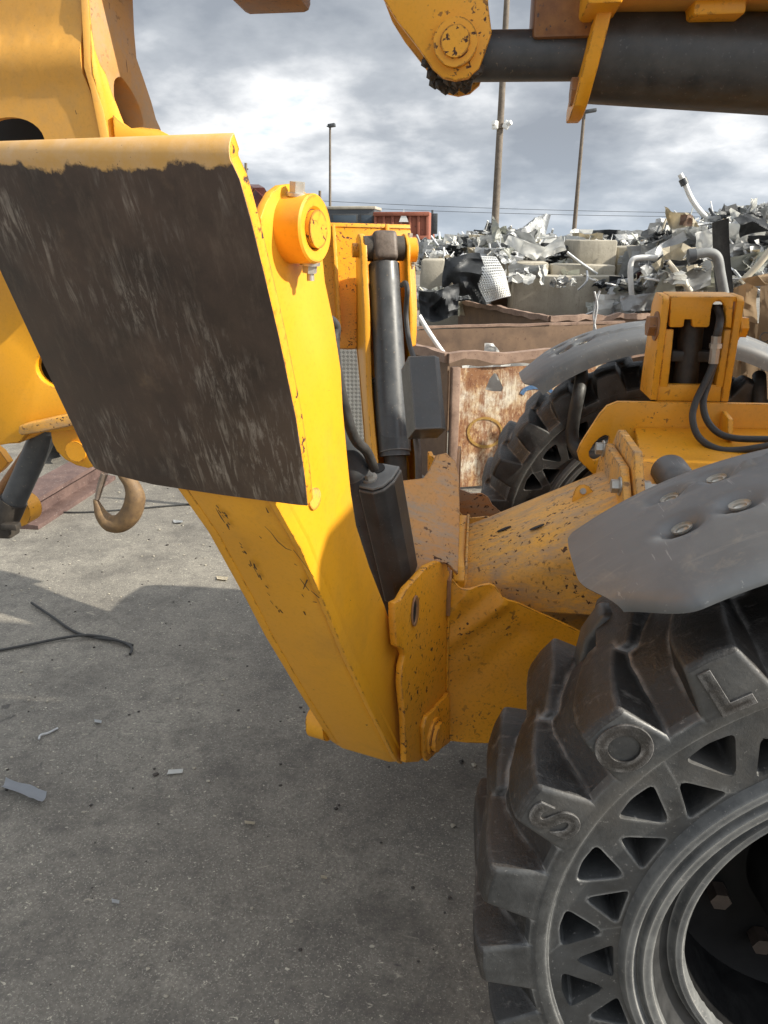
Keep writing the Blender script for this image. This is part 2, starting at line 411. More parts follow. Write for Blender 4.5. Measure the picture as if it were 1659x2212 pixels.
def lathe(prof, c=(0, 0, 0), seg=96):
    """profile (r, y) revolved round the Y axis through c"""
    bm = bmesh.new(); c = V(c); rings = []
    for r, y in prof:
        rings.append([bm.verts.new(c+V((-r*math.cos(a), y, r*math.sin(a)))) for a in [2*math.pi*i/seg for i in range(seg)]])
    for a, b in zip(rings, rings[1:]):
        for i in range(seg): bm.faces.new((a[i-1], a[i], b[i], b[i-1]))
    return bm
def hexbolt(c, d, r, h, wash=True):
    c = V(c); d = V(d).normalized()
    bm = cyl(c+d*(.004 if wash else 0), c+d*h, r, seg=6, bevel=r*.12)
    if wash: join(bm, cyl(c, c+d*.004, r*1.35, seg=20))
    return bm
def arc2(cx, cy, r, a0, a1, n):
    return [(cx+r*math.cos(R(a0+(a1-a0)*i/n)), cy+r*math.sin(R(a0+(a1-a0)*i/n))) for i in range(n+1)]
def resample(pts, n):
    """smooth closed/open polyline in 2-D by Catmull-Rom"""
    out = []
    for i in range(len(pts)-1):
        p0 = pts[max(0, i-1)]; p1 = pts[i]; p2 = pts[i+1]; p3 = pts[min(len(pts)-1, i+2)]
        for k in range(n):
            t = k/n
            out.append(tuple(.5*(2*b+(c-a)*t+(2*a-5*b+4*c-d)*t*t+(3*b-a-3*c+d)*t**3) for a, b, c, d in zip(p0, p1, p2, p3)))
    out.append(pts[-1]); return out
MIRC = 1.04
def mirror(bm, shift=(0, 0, 0), c=1.04):
    for v in bm.verts: v.co.y = 2*c-v.co.y
    bmesh.ops.reverse_faces(bm, faces=bm.faces)
    bmesh.ops.translate(bm, verts=bm.verts, vec=shift); return bm

# ================================================================ GROUND
bm = bmesh.new(); bmesh.ops.create_grid(bm, x_segments=2, y_segments=2, size=900)
GZ = .04
bmesh.ops.translate(bm, verts=bm.verts, vec=(0, 0, GZ))
tag(obj('ground', bm, m_gnd, smooth=0), 'stained grey concrete yard surface', 'ground', kind='structure')

# ================================================================ TELEHANDLER
T = empty('telehandler', (.3, 1.04, 0))
tag(T, 'worn yellow telehandler with raised stabilizer legs, grey fenders and solid black tyres', 'telehandler')

# ---- near stabilizer leg: swings in a plane turned 17 degrees outwards
th = R(17); NN = V((math.cos(th), -math.sin(th), 0)); TT = V((math.sin(th), math.cos(th), 0)); ZZ = V((0, 0, 1))
P0 = V((-.777, .55, .51))
def pl(x, y, off=0.0): return onp(x, y, P0+NN*off, NN)
FAR_SHIFT = (-.016, 0, -.05)
def make_leg(far=False):
    mm = (lambda b: mirror(b, FAR_SHIFT)) if far else (lambda b: b)
    web_px = [(563, 470), (572, 560), (585, 700), (590, 900), (592, 1000), (594, 1087), (650, 1187), (715, 1338), (745, 1413), (800, 1530), (855, 1640)]
    right = [(868, 1651), (872, 1640), (869, 1420), (832, 1310), (800, 1228), (770, 1135), (758, 1060), (750, 980), (741, 880), (737, 800), (722, 700), (703, 610), (698, 560)]
    ear = [(690, 470), (672, 430), (655, 408), (630, 397), (608, 400), (588, 415), (574, 440)]
    A = [pl(x, y) for x, y in right+ear+web_px]
    leg = obj('stabilizer_leg', mm(plate(A, -NN*.011, bevel=.002, seg=2)), m_leg, T)
    # web: the outboard wall of the channel, following the outer edge, rounded where it meets the side wall
    W = [pl(x, y) for x, y in web_px[2:]]+[pl(862, 1652)]
    def wall(path, off0, off1, th_):
        bm = bmesh.new(); rows = []
        for i, p in enumerate(path):
            d = (path[min(i+1, len(path)-1)]-path[max(i-1, 0)]).normalized(); inn = d.cross(NN).normalized()
            if inn.dot(TT) < 0: inn = -inn
            r = .026
            prof = [(off0, r), (off0-r*.13, r*.55), (off0-r*.4, r*.2), (off0-r, 0), (off1+r, 0), (off1+r*.4, r*.2), (off1+r*.13, r*.55), (off1, r)]
            rows.append([bm.verts.new(p+NN*a+inn*b) for a, b in prof])
        for a, b in zip(rows, rows[1:]):
            for k in range(len(a)-1): bm.faces.new((a[k], a[k+1], b[k+1], b[k]))
        return bm
    wb = wall(W, .0015, -.172, .012)
    if not far:
        # gouges through the paint, lying on the wall
        a0, a1 = pl(594, 1087), pl(715, 1338); WN = NN.cross(a1-a0).normalized()
        if WN.y > 0: WN = -WN
        rnd = random.Random(4)
        marks = [[(572, 1137), (585, 1150), (600, 1170), (618, 1185), (630, 1189)], [(634, 1188), (645, 1202), (660, 1222), (678, 1247)], [(574, 1096), (580, 1108)], [(466, 1098), (478, 1118), (486, 1130)], [(648, 1250), (660, 1266), (668, 1276)], [(655, 1273), (664, 1252)], [(672, 1276), (690, 1292)], [(656, 1321), (660, 1329)], [(636, 1218), (642, 1222)], [(560, 1158), (565, 1163)], [(520, 1180), (524, 1184)], [(652, 1284), (656, 1290)], [(676, 1300), (684, 1301)]]
        for k in range(34):
            t = rnd.random(); x = 462+t*250+rnd.uniform(2, 12); y = 1090+t*430+rnd.uniform(-4, 4)
            marks.append([(x, y), (x+rnd.uniform(2, 7), y+rnd.uniform(4, 12))])
        for mk in marks:
            ps = [onp(x, y, a0+WN*.0009, WN) for x, y in mk]; ps = [ps[0].lerp(p_, t) if False else p_ for p_ in ps for t in (0,)]
            vs = []
            for i_, p_ in enumerate(ps):
                d_ = (ps[min(i_+1, len(ps)-1)]-ps[max(0, i_-1)]).normalized(); sd_ = d_.cross(WN)*(.0004+.0013*rnd.random()*(1 if 0 < i_ < len(ps)-1 or len(ps) == 2 else .2))
                vs.append((wb.verts.new(p_-sd_), wb.verts.new(p_+sd_)))
            for a_, b_ in zip(vs, vs[1:]): wb.faces.new((a_[0], a_[1], b_[1], b_[0])).material_index = 1
    obj('outer_wall', mm(wb), [m_leg, m_gouge], leg, smooth=50)
    B = [p-NN*.150 for p in A]
    obj('side_plate', mm(plate(B, -NN*.02, bevel=.003)), m_leg, leg)
    # top pin boss
    e = pl(683, 495, .038); b0 = e-NN*.038
    boss = bmesh.new()
    prof = [(.0245, .034), (.0275, .037), (.040, .038), (.0425, .0355), (.0425, -.002), (.040, -.004)]
    seg = 48; u, v = basis(NN); rings = []
    for r, h in prof: rings.append([boss.verts.new(b0+NN*h+(u*math.cos(a)+v*math.sin(a))*r) for a in [2*math.pi*i/seg for i in range(seg)]])
    for a, b in zip(rings, rings[1:]):
        for i in range(seg): boss.faces.new((a[i-1], a[i], b[i], b[i-1]))
    obj('pin_boss', mm(boss), m_leg, leg)
    obj('pivot_pin', mm(join(cyl(b0-NN*.19, b0+NN*.033, .0242, seg=40), cyl(b0+NN*.030, b0+NN*.042, .0232, seg=40, bevel=.003))), m_footedge, leg)
    d = V((.1, -.1, 1)).normalized()
    obj('bolt', mm(hexbolt(b0+NN*.016+ZZ*.039-TT*.008, d, .010, .017)), m_steel, leg)
    obj('nut', mm(join(hexbolt(b0+NN*.024-ZZ*.040+TT*.006, -d, .010, .014), cyl(b0+NN*.024-ZZ*.05+TT*.006, b0+NN*.024-ZZ*.064+TT*.006, .005, seg=12))), m_steel, leg)
    # lower pivot pin head on the outboard side
    q = pl(716, 1562, -.172)
    obj('lower_pin', mm(join(cyl(q+NN*.0, q-NN*.045, .042, seg=32, bevel=.006), cyl(q-NN*.04, q-NN*.055, .026, seg=24, bevel=.004))), m_leg, leg)
    return leg
m_gouge = metalish('bare_gouge', (.03, .02, .012), (.09, .045, .015), 60, .6, 0, .2)
m_footedge = paint('chipped_foot_paint', base=(.80, .35, .014), chips=.95, scr=.3, dust=.2, seed=21)
leg_n = make_leg(); leg_f = make_leg(True)

# ---- stabilizer feet (folded up, sole facing out)
FB, FT = pl(664, 1092, .058), pl(497, 345, .058)
FE = (FT-FB).normalized(); FN = NN.cross(FE).normalized()
if FN.y > 0: FN = -FN
def fp(x, y): return onp(x, y, FB, FN)
FOOT_LIP = (FT-FB).length-.002
def make_foot(far=False):
    mm = (lambda b: mirror(b, FAR_SHIFT)) if far else (lambda b: b)
    pre = [(517, 388), (541, 474), (569, 588), (602, 728), (639, 905), (658, 1030)]; m_ = len(pre)
    out = pre+[(664, 1093), (640, 1091), (480, 1070), (330, 1047), (225, 1021), (204, 1012), (192, 994), (100, 800), (0, 585), (-118, 357), (100, 352), (300, 347), (497, 345)]
    bm = bmesh.new()
    front = [fp(x, y) for x, y in out]
    # lip: top strip curling inwards
    k0, k1 = front[9+m_], front[-1]
    rowsA, rowsB = [], []
    Rl = .022; thk = .017
    for i in range(0, 8):
        a = R(78*i/7)
        off = FE*(Rl*math.sin(a))-FN*(Rl*(1-math.cos(a)))
        nrm = FN*math.cos(a)+FE*math.sin(a)
        rowsA.append((k0+off, k1+off)); rowsB.append((k0+off-nrm*thk, k1+off-nrm*thk))
    va = [(bm.verts.new(a), bm.verts.new(b)) for a, b in rowsA]; vb = [(bm.verts.new(a), bm.verts.new(b)) for a, b in rowsB]
    fv = [va[0][0] if i == 9+m_ else va[0][1] if i == len(front)-1 else bm.verts.new(p) for i, p in enumerate(front)]
    bv = [vb[0][0] if i == 9+m_ else vb[0][1] if i == len(front)-1 else bm.verts.new(p-FN*thk) for i, p in enumerate(front)]
    fm = []
    drop = (10+m_, 11+m_)
    fv2 = [v for i, v in enumerate(fv) if i not in drop]; bv2 = [v for i, v in enumerate(bv) if i not in drop]
    for i in drop: bm.verts.remove(fv[i]); bm.verts.remove(bv[i])
    bm.faces.new(fv2); bm.faces.new(bv2[::-1])
    n = len(fv2)
    for i in range(n):
        j = (i+1) % n
        if {fv2[i], fv2[j]} == {va[0][0], va[0][1]}: continue
        bm.faces.new((fv2[i], fv2[j], bv2[j], bv2[i])).material_index = 1
    for a, b, c, d in zip(va, va[1:], vb, vb[1:]):
        bm.faces.new((a[0], a[1], b[1], b[0])); bm.faces.new((c[0], d[0], d[1], c[1])).material_index = 1
        bm.faces.new((a[1], c[1], d[1], b[1])).material_index = 1; bm.faces.new((a[0], b[0], d[0], c[0])).material_index = 1
    bm.faces.new((va[-1][0], va[-1][1], vb[-1][1], vb[-1][0])).material_index = 1
    bmesh.ops.recalc_face_normals(bm, faces=bm.faces)
    for f in bm.faces:
        if f.normal.dot(FN) < -.05: f.material_index = 1
    bev(bm, .003, 2, 50)
    ft = obj('stabilizer_foot', mm(bm), [m_foot, m_footedge], T, smooth=40)
    # stiffening ribs on the inner side
    for k in (.10, .30):
        a = FB-NN*k-FN*thk
        rib = plate([a+FE*.05, a+FE*.44, a+FE*.44-FN*.035, a+FE*.05-FN*.06], NN*.012, bevel=.001)
        obj('rib', mm(rib), m_yel, ft)
    return ft
m_foot = foot_mat(FB-V(T['w']), FE, NN)
foot_n = make_foot(); foot_f = make_foot(True)
# weld plug at the lower corner of the near foot
c = pl(678, 1077, .0005)
obj('weld_plug', cyl(c-NN*.004, c+NN*.003, .017, seg=28, bevel=.002), m_worn, foot_n)

# ---- near stabilizer cylinder with faceted valve guard
b0 = pl(683, 495, .038)-NN*.138
GA, GB = pl(818, 1040, -.050), pl(868, 1282, -.050)
cdir = (GB-GA).normalized()
CY = obj('stabilizer_cylinder', join(cyl(b0+(GA-b0).normalized()*.05, pl(758, 1010, -.10), .040, seg=40, bevel=.006), cyl(pl(755, 1000, -.10), pl(850, 1330, -.085), .028, seg=24)), m_grey, T)
m_cap = metalish('pale_grey_cap', (.11, .115, .115), (.19, .19, .18), 30, .55, 0, .15, edge=(.3, .3, .28))  # lighter grey than the guard body
def guard(a, b, rad, parent, mirr=False, capdrop=.0):
    ax = (b-a).normalized(); side = (NN-ax*NN.dot(ax)).normalized(); fr = ax.cross(side).normalized()
    if fr.y > 0: fr = -fr
    pr = [(x*.62, y*.74) for x, y in [(-.050, .046), (.004, .050), (.034, .030), (.050, -.008), (.052, -.062), (-.012, -.066), (-.050, -.050)]]
    bm = bmesh.new()
    t = [bm.verts.new(a+side*x+fr*y) for x, y in pr]; bt = [bm.verts.new(b+side*x*.96+fr*y*.96) for x, y in pr]
    for i in range(len(pr)): bm.faces.new((t[i-1], t[i], bt[i], bt[i-1]))
    bm.faces.new(t); bm.faces.new(bt[::-1])
    bmesh.ops.recalc_face_normals(bm, faces=bm.faces); bev(bm, .003, 2, 20)
    g = obj('valve_guard', bm, m_blk, parent, smooth=14)
    c = a-ax*.004
    cap = plate([c+side*x*.93+fr*y*.93 for x, y in pr], -ax*.006, bevel=.0015)
    obj('guard_cap', cap, m_cap, g)
    q = a-ax*.010-side*.016+fr*.006
    obj('cap_bolt', hexbolt(q, -ax, .012, .014), m_steel, g)
    q = a-ax*.0105-side*.012-fr*.026
    obj('hose_port', cyl(q, q-ax*.002, .0155, seg=24), m_void, g)
    return g
guard(GA, GB, .05, CY)
obj('hydraulic_hose', tube([pl(706, 690, -.03), pl(723, 705, -.03), pl(721, 745, -.03), pl(727, 800, -.03), pl(742, 870, -.03), pl(765, 945, -.03), pl(792, 975, -.04), pl(808, 1012, -.05)], .0095, 12), m_hose, CY)

# ---- far stabilizer cylinder (on the inner side of the far leg)
NF = V((math.cos(th), math.sin(th), 0)); PF = V((P0.x, 2*MIRC-P0.y, P0.z))+V(FAR_SHIFT)-NF*.085
def pf(x, y, off=0.0): return onp(x, y, PF+NF*off, NF)
ct, cb = pf(829, 572), pf(853, 985)
ax = (cb-ct).normalized()
FC = obj('stabilizer_cylinder', join(cyl(ct, cb, .0545, seg=40, bevel=.012), cyl(ct-ax*.015, ct+ax*.01, .045, seg=32, bevel=.004)), m_grey, T)
ctr = pf(829, 537)
rot = Matrix((NF, NF.cross(-ax).normalized(), -ax)).transposed()
obj('cylinder_eye', box(ctr, .085, .10, .10, rot, .016, 3), m_eye, FC)
obj('eye_pin', cyl(ctr-NF*.072, ctr+NF*.068, .042, seg=28, bevel=.004), m_drk, FC)
obj('clamp_band', cyl(pf(839, 818), pf(839.6, 826), .060, seg=36, bevel=.002), m_blk, FC)
obj('lower_sleeve', cyl(pf(840, 826), pf(853, 978), .0575, seg=36, bevel=.004), m_blk, FC)
obj('cylinder_rod', cyl(cb, cb+ax*.22, .040, seg=28), m_drk, FC)
# guard box on its right
g0, g1 = pf(906, 786, .0), pf(920, 940, .0)
gx = (g1-g0).normalized(); gs = (NF-gx*NF.dot(gx)).normalized(); gf = gx.cross(gs).normalized()
if gf.y > 0: gf = -gf
pr = [(-.046, .070), (.030, .070), (.046, .055), (.046, -.045), (-.046, -.045)]
g = obj('valve_guard', plate([g0+gs*x+gf*y for x, y in pr], g1-g0, bevel=.003), m_blk, FC, smooth=14)
obj('hydraulic_hose', tube([pf(868, 616, .03), pf(876, 612, .03), pf(880, 630, .03), pf(877, 680, .03), pf(884, 740, .03), pf(896, 780, .03), pf(900, 800, .03)], .0085, 10), m_hose, FC)
obj('hydraulic_hose', tube([pf(897, 932, -.01), pf(901, 960, -.01), pf(904, 995, -.01), pf(905, 1060, -.01)], .0105, 12), m_eye, FC)
obj('hydraulic_hose', tube([pf(813, 880, -.02), pf(817, 930, -.02), pf(824, 975, -.02)], .008, 10), m_grey, FC)

# ---- crossbeam that carries the legs: near flange, folded gusset, end plates
P1 = P0+NN*.022
def p1(x, y, off=0.0): return onp(x, y, P1+NN*off, NN)
flange_px = [(853, 1303), (867, 1296), (880, 1272), (898, 1253), (925, 1223), (948, 1213), (965, 1216), (975, 1250), (970, 1316), (967, 1416), (965, 1520), (965, 1600), (938, 1616), (905, 1646), (878, 1648), (875, 1550), (868, 1476), (870, 1440), (876, 1416), (871, 1402), (858, 1396), (854, 1350)]
CB = obj('crossbeam', box((-.785, MIRC, .71), .16, .50, .20, bevel=.012), m_brn, T)
fl = obj('leg_flange', plate([p1(*q) for q in flange_px], -NN*.016, bevel=.003), m_gus, CB)
# folded gusset plate, dented along its upper edge
m_rustor = paint('rust_worn_orange', base=(.50, .20, .055), smear=.8, chips=.9, scr=.6, dust=.4, seed=17, rough=.55)
FO = p1(968, 1400)
GN = V((.10, -1, 0)).normalized()
def pg(x, y): return onp(x, y, FO, GN)
gus_px = [(975, 1250), (985, 1262), (995, 1270), (1015, 1270), (1038, 1266), (1058, 1263), (1070, 1268), (1085, 1288), (1130, 1308), (1178, 1330), (1225, 1352), (1265, 1371), (1330, 1440), (1330, 1600), (1200, 1606), (1068, 1605), (1012, 1603), (965, 1600), (965, 1520), (967, 1416), (970, 1316)]
def seg_d(p, a, b):
    ab = b-a; t = max(0, min(1, (p-a).dot(ab)/ab.length_squared)); return (p-(a+ab*t)).length, t
creases = [(pg(930, 1365), pg(1010, 1280), .016, .020), (pg(925, 1420), pg(1085, 1300), .020, .022), (pg(1000, 1480), pg(1120, 1370), -.008, .03)]
def dent(p):
    h = 0
    for a, b, amp, wd in creases:
        d, t = seg_d(p, a, b); h += amp*math.exp(-(d/wd)**2)*(.35+.65*t)
    h += .004*noise.noise(p*9)
    return GN*h
gs_o = obj('gusset_plate', plate([pg(*q) for q in gus_px], -GN*.010, bevel=0, maxedge=.022, disp=dent), m_gus, CB, smooth=30)
def bead(pts, r, parent, mat):
    q = []
    for a, b in zip(pts, pts[1:]):
        k = max(2, int((b-a).length/.006)); q += [a.lerp(b, i/k) for i in range(k)]
    q.append(pts[-1])
    return obj('weld_bead', tube(q, [r*(.75+.5*abs(noise.noise(p*170))) for p in q], 7, sub=1), mat, parent, smooth=60)
bead([p1(974, 1262, .002), p1(969, 1330, .002), p1(966, 1420, .002), p1(964.5, 1520, .002), p1(964.5, 1592, .002)], .0045, gs_o, m_gus)
# slot hole, raised pad and pivot pin head on the flange
c = p1(893, 1322, .001)
obj('slot_hole', plate([c+ZZ*(.026*math.sin(a))+TT*(.011*math.cos(a)) for a in [2*math.pi*i/24 for i in range(24)]], NN*.0012, bevel=0), m_void, fl)
obj('slot_bushing', plate([c+TT*.006+ZZ*(.036*math.sin(a))+TT*(.018*math.cos(a)) for a in [2*math.pi*i/28 for i in range(28)]], NN*.004, [[c+ZZ*(.027*math.sin(a))+TT*(.011*math.cos(a)) for a in [2*math.pi*i/24 for i in range(24)]]], bevel=.001), m_brn, fl)
pad_px = [(962, 1494), (930, 1530), (912, 1546), (906, 1570), (908, 1630), (914, 1642), (940, 1618), (964, 1601)]
obj('pad_plate', plate([p1(*q) for q in pad_px], NN*.012, bevel=.003), m_gus, fl)
c = p1(935, 1588, .012)
obj('pivot_pin', join(cyl(c-NN*.02, c+NN*.020, .036, seg=32, bevel=.005), cyl(c, c+NN*.008, .044, seg=32, bevel=.003)), m_gus, fl)
# rear end plate seen nearly edge-on
rim_px = [(1.58, .73), (1.58, .98), (1.50, 1.02), (1.40, 1.03), (1.30, 1.02), (1.22, .99), (1.0, .97), (.80, .92), (.745, .895), (.745, .80), (1.3, .60), (1.50, .62)]
obj('end_plate', plate([V((-.694, y, z)) for y, z in rim_px], V((.010, 0, 0)), bevel=.002), m_brn, CB)
# pocket floor rising to the far leg (scuffed bare)
pk = [(890, 1240), (948, 1214), (966, 1216), (990, 1240), (994, 1120), (992, 1025), (984, 995), (964, 977), (942, 982), (930, 1010), (915, 1032), (880, 1036), (850, 1040), (850, 1150)]
PKN = V((.30, -.62, .72)).normalized(); PKO = p1(948, 1216)+V((0, .012, 0))
PK = [onp(x, y, PKO, PKN) for x, y in pk]
obj('pocket_plate', plate(PK, -PKN*.012, bevel=.003), paint('scuffed_brown_paint', base=(.55, .25, .06), smear=.95, chips=.9, scr=.9, dust=.5, seed=12, rough=.5), CB)
# far gusset, mirror image of the near one, and far flange
def mg(v): return V((v.x, 2*MIRC-v.y, v.z))+V((0, 0, -.02))
obj('gusset_plate', plate([mg(pg(*q)) for q in gus_px], V((0, .010, 0)), bevel=.002), m_worn, CB)
fg = [(978, 1046), (995, 1058), (1018, 1067), (1040, 1066), (1054, 1074), (1064, 1092), (1092, 1116), (1100, 1150), (1000, 1175), (975, 1175)]
obj('gusset_plate', plate([ony(x, y, 1.47) for x, y in fg], V((0, .010, 0)), bevel=.002), m_rustor, CB)
obj('leg_flange', plate([mg(p1(*q)) for q in flange_px], -NF*.016, bevel=.003), m_gus, CB)

# ---- main beam from the crossbeam up to the bolted frame flange
def beam():
    bm = bmesh.new(); rows = []
    for x, zt in ((-.682, .868), (-.60, .905), (-.50, .955), (-.40, 1.005), (-.285, 1.062)):
        zb = .778; y0, y1 = .835, 1.245; r = .125
        pr = [(y0, zb)]+[(y0+r-r*math.cos(R(a)), zt-r*.75+r*.75*math.sin(R(a))) for a in range(0, 91, 15)]+[(y1-r+r*math.sin(R(a)), zt-r*.75+r*.75*math.cos(R(a))) for a in range(0, 91, 15)]+[(y1, zb)]
        rows.append([bm.verts.new((x, y, z)) for y, z in pr])
    for a, b in zip(rows, rows[1:]):
        for i in range(len(a)): bm.faces.new((a[i-1], a[i], b[i], b[i-1]))
    bm.faces.new(rows[0]); bm.faces.new(rows[-1][::-1]); return bm
BM = obj('front_frame_beam', beam(), m_worn, T, smooth=50)
obj('weld_strip', plate([V((-.683, y, z)) for y, z in ((.822, .70), (.822, .86), (.85, .885), (1.22, .885), (1.25, .85), (1.25, .70))], V((.030, 0, 0)), bevel=.003), m_yel, BM)
bead([V((-.651, .833, .80)), V((-.651, .833, .84)), V((-.651, .86, .885)), V((-.651, .95, .893)), V((-.651, 1.2, .893))], .005, BM, m_worn)
def beamtop(x, y): return onp(x, y, (-.5, 1.0, .9565), V((-.485, 0, 1)).normalized())
nb = V((-.485, 0, 1)).normalized()
for x, y in ((1089, 1143), (1160, 1139)):
    c = beamtop(x, y); obj('slot_hole', plate([c+V((1, 0, .485)).normalized()*(.020*math.cos(a))+V((0, .007*math.sin(a), 0)) for a in [2*math.pi*i/20 for i in range(20)]], nb*.0016, bevel=0), m_void, BM)
# little lug with a rivet on the top
lg = [(1236, 1086), (1240, 1065), (1244, 1054), (1252, 1047), (1262, 1046), (1272, 1050), (1278, 1057), (1288, 1068), (1240, 1085)]
LGN = V((.1, -.9, .35)).normalized(); LGO = beamtop(1250, 1078)
lug = obj('lifting_lug', plate([onp(x, y, LGO, LGN) for x, y in lg[:-1]], -LGN*.010, bevel=.0015), m_yel, BM)
c = onp(1259, 1061, LGO, LGN); obj('rivet', cyl(c-LGN*.01, c+LGN*.004, .008, seg=16, bevel=.001), m_steel, lug)
# bolted flange pair
def flangeplate(x, up):
    pr = [(.80, .74), (.80, .98+up*.5), (.85, 1.055+up*.6), (.93, 1.10+up), (1.15, 1.10+up), (1.23, 1.055+up*.6), (1.28, .98), (1.28, .74)]
    return [V((x, y, z)) for y, z in pr]
fx = -.290
obj('bolt_flange', plate(flangeplate(fx, .035), V((.022, 0, 0)), bevel=.004), m_worn, BM)
f2 = obj('bolt_flange', plate(flangeplate(fx+.027, .075), V((.022, 0, 0)), bevel=.004), m_worn, T)
for y, z in ((1.17, 1.115), (.90, 1.095), (.83, .95)):
    obj('flange_bolt', hexbolt(V((fx, y, z)), (-1, 0, 0), .017, .022), m_steel, f2)
    obj('flange_nut', join(hexbolt(V((fx+.049, y, z)), (1, 0, 0), .017, .020), cyl(V((fx+.06, y, z)), V((fx+.085, y, z)), .009, seg=12)), m_steel, f2)

# ---- frame tray behind the flange: wall with a hook slot, floor, tower
YW = 1.33
wl = [(1252, 996), (1247, 978), (1254, 960), (1275, 927), (1296, 895), (1312, 877), (1335, 868), (1500, 870), (1720, 874), (2100, 880), (2100, 1150), (1500, 1130), (1400, 1075), (1330, 1050), (1288, 1031)]
hole = resample([(1272, 976), (1284, 958), (1296, 946), (1308, 940), (1316, 945), (1314, 960), (1305, 978), (1296, 990), (1284, 995), (1275, 990), (1272, 976)], 3)[:-1]
FW_ = obj('frame_side_plate', plate([ony(x, y, YW) for x, y in wl], V((0, .018, 0)), [[ony(x, y, YW) for x, y in hole]], bevel=.002), m_yel, T)
fz = ony(1500, 925, YW-.004).z
FL = [ony(1372, 922, YW-.002), ony(2060, 930, YW-.002)]
fl_pts = [FL[0], FL[1], V((FL[1].x, .80, fz-.085)), V((-.235, .80, fz-.085))]
obj('frame_floor', plate(fl_pts, V((0, 0, -.014)), bevel=.002), m_yel, T)
# second wall nearer us, under the fender, and stiffener fin
obj('frame_side_plate', plate([V((-.235, .79, fz-.30)), V((-.235, .79, fz-.08)), V((.9, .79, fz-.08)), V((.9, .79, fz-.30))], V((0, .016, 0)), bevel=.002), m_yel, T)
fin = [V((.05, YW-.01, fz-.012)), V((.05, YW-.01, fz+.055)), V((.05, YW-.075, fz+.045)), V((.05, YW-.10, fz-.012))]
obj('stiffener_fin', plate(fin, V((.014, 0, 0)), bevel=.002), m_yel, T)
c = ony(1467, 1046, .92)
obj('grease_dome', lathe([(0.0001, .0), (.02, .002), (.036, .012), (.044, .03), (.046, .10)], c, 32), m_fend, T)

# tower (tilt cylinder bracket)
YT = YW+.016
TWR = obj('tilt_bracket', plate([ony(x, y, YT) for x, y in [(1449, 641), (1447, 707), (1474, 707), (1477, 704), (1479, 690), (1495, 690), (1496, 704), (1499, 707), (1529, 707), (1533, 702), (1537, 668), (1541, 655), (1552, 648), (1563, 655), (1568, 668), (1567, 707), (1580, 709), (1586, 640)]], V((0, .020, 0)), bevel=.003), m_yel, T)
def yp(pts, y): return [ony(a, b, y) for a, b in pts]
lp = [onx(*q, ony(1447, 707, YT).x) for q in []]
xl, xr = ony(1440, 707, YT).x, ony(1583, 707, YT).x
zt, zb = ony(1500, 640, YT).z, ony(1500, 866, YT).z
for x, s in ((xl, -1), (xr, 1)):
    pr = [(YT-.002, zb), (YT-.002, zt-.012), (YT+.012, zt), (YT+.10, zt+.004), (YT+.13, zt-.03), (YT+.15, zb+.05), (YT+.15, zb)]
    ch = obj('cheek_plate', plate([V((x, y, z)) for y, z in pr], V((.020*s, 0, 0)), bevel=.003), m_yel, TWR)
    zz_ = ony(1413, 707, YT).z
    obj('cheek_pin', hexbolt(V((x+.020*s, YT+.035, zz_)), (s, 0, 0), .030, .026), m_brn if s < 0 else m_yel, ch)
obj('top_plate', plate([V((xl, YT+.006, zt)), V((xr, YT+.006, zt)), V((xr, YT+.10, zt+.006)), V((xl, YT+.10, zt+.006))], V((0, 0, -.014)), bevel=.003), m_yel, TWR)
obj('inner_leg', plate(yp([(1438, 712), (1456, 712), (1443, 836), (1424, 836)], YT+.003), V((0, .02, 0)), bevel=.002), m_yel, TWR)
obj('inner_leg', plate(yp([(1566, 712), (1580, 712), (1562, 836), (1546, 836)], YT+.003), V((0, .02, 0)), bevel=.002), m_yel, TWR)
obj('bottom_plate', plate(yp([(1423, 830), (1560, 832), (1556, 868), (1416, 866)], YT+.004), V((0, .02, 0)), bevel=.002), m_yel, TWR)
obj('bracket_shade_plate', plate([V((xl+.001, YT+.125, zb)), V((xr-.001, YT+.125, zb)), V((xr-.001, YT+.11, zt-.03)), V((xl+.001, YT+.11, zt-.03))], V((0, .008, 0)), bevel=0), m_void, TWR)  # black plate paints the dark interior of the bracket
cc = ony(1490, 760, YT+.06)
obj('tilt_cylinder', join(cyl(V((cc.x, YT+.06, zb+.01)), V((cc.x-.005, YT+.065, zt-.05)), .034, seg=28, bevel=.004), box(V((cc.x, YT+.06, zb+.12)), .11, .05, .03)), m_drk, TWR)
# hoses from the tower
hz_ = YT-.02
fit = obj('hose_fitting', join(cyl(ony(1548, 726, hz_), ony(1541, 785, hz_), .0135, seg=8, bevel=.002), cyl(ony(1546, 742, hz_), ony(1545, 752, hz_), .017, seg=6)), m_steel, TWR)
obj('hydraulic_hose', tube([ony(1549, 662, YT+.03), ony(1556, 685, YT+.01), ony(1552, 710, hz_), ony(1548, 728, hz_)], .011, 12), m_hose, TWR)
obj('hydraulic_hose', tube([ony(1541, 785, hz_), ony(1525, 822, hz_-.02), ony(1503, 868, hz_-.05), ony(1496, 905, hz_-.08), ony(1510, 945, hz_-.11), ony(1550, 970, hz_-.14), ony(1600, 972, hz_-.15), ony(1665, 962, hz_-.16)], .0095, 12), m_hose, TWR)
obj('hydraulic_hose', tube([ony(1543, 785, hz_), ony(1530, 828, hz_), ony(1519, 868, hz_-.03), ony(1526, 905, hz_-.06), ony(1550, 934, hz_-.09), ony(1590, 947, hz_-.11), ony(1665, 949, hz_-.12)], .0095, 12), m_hose, TWR)

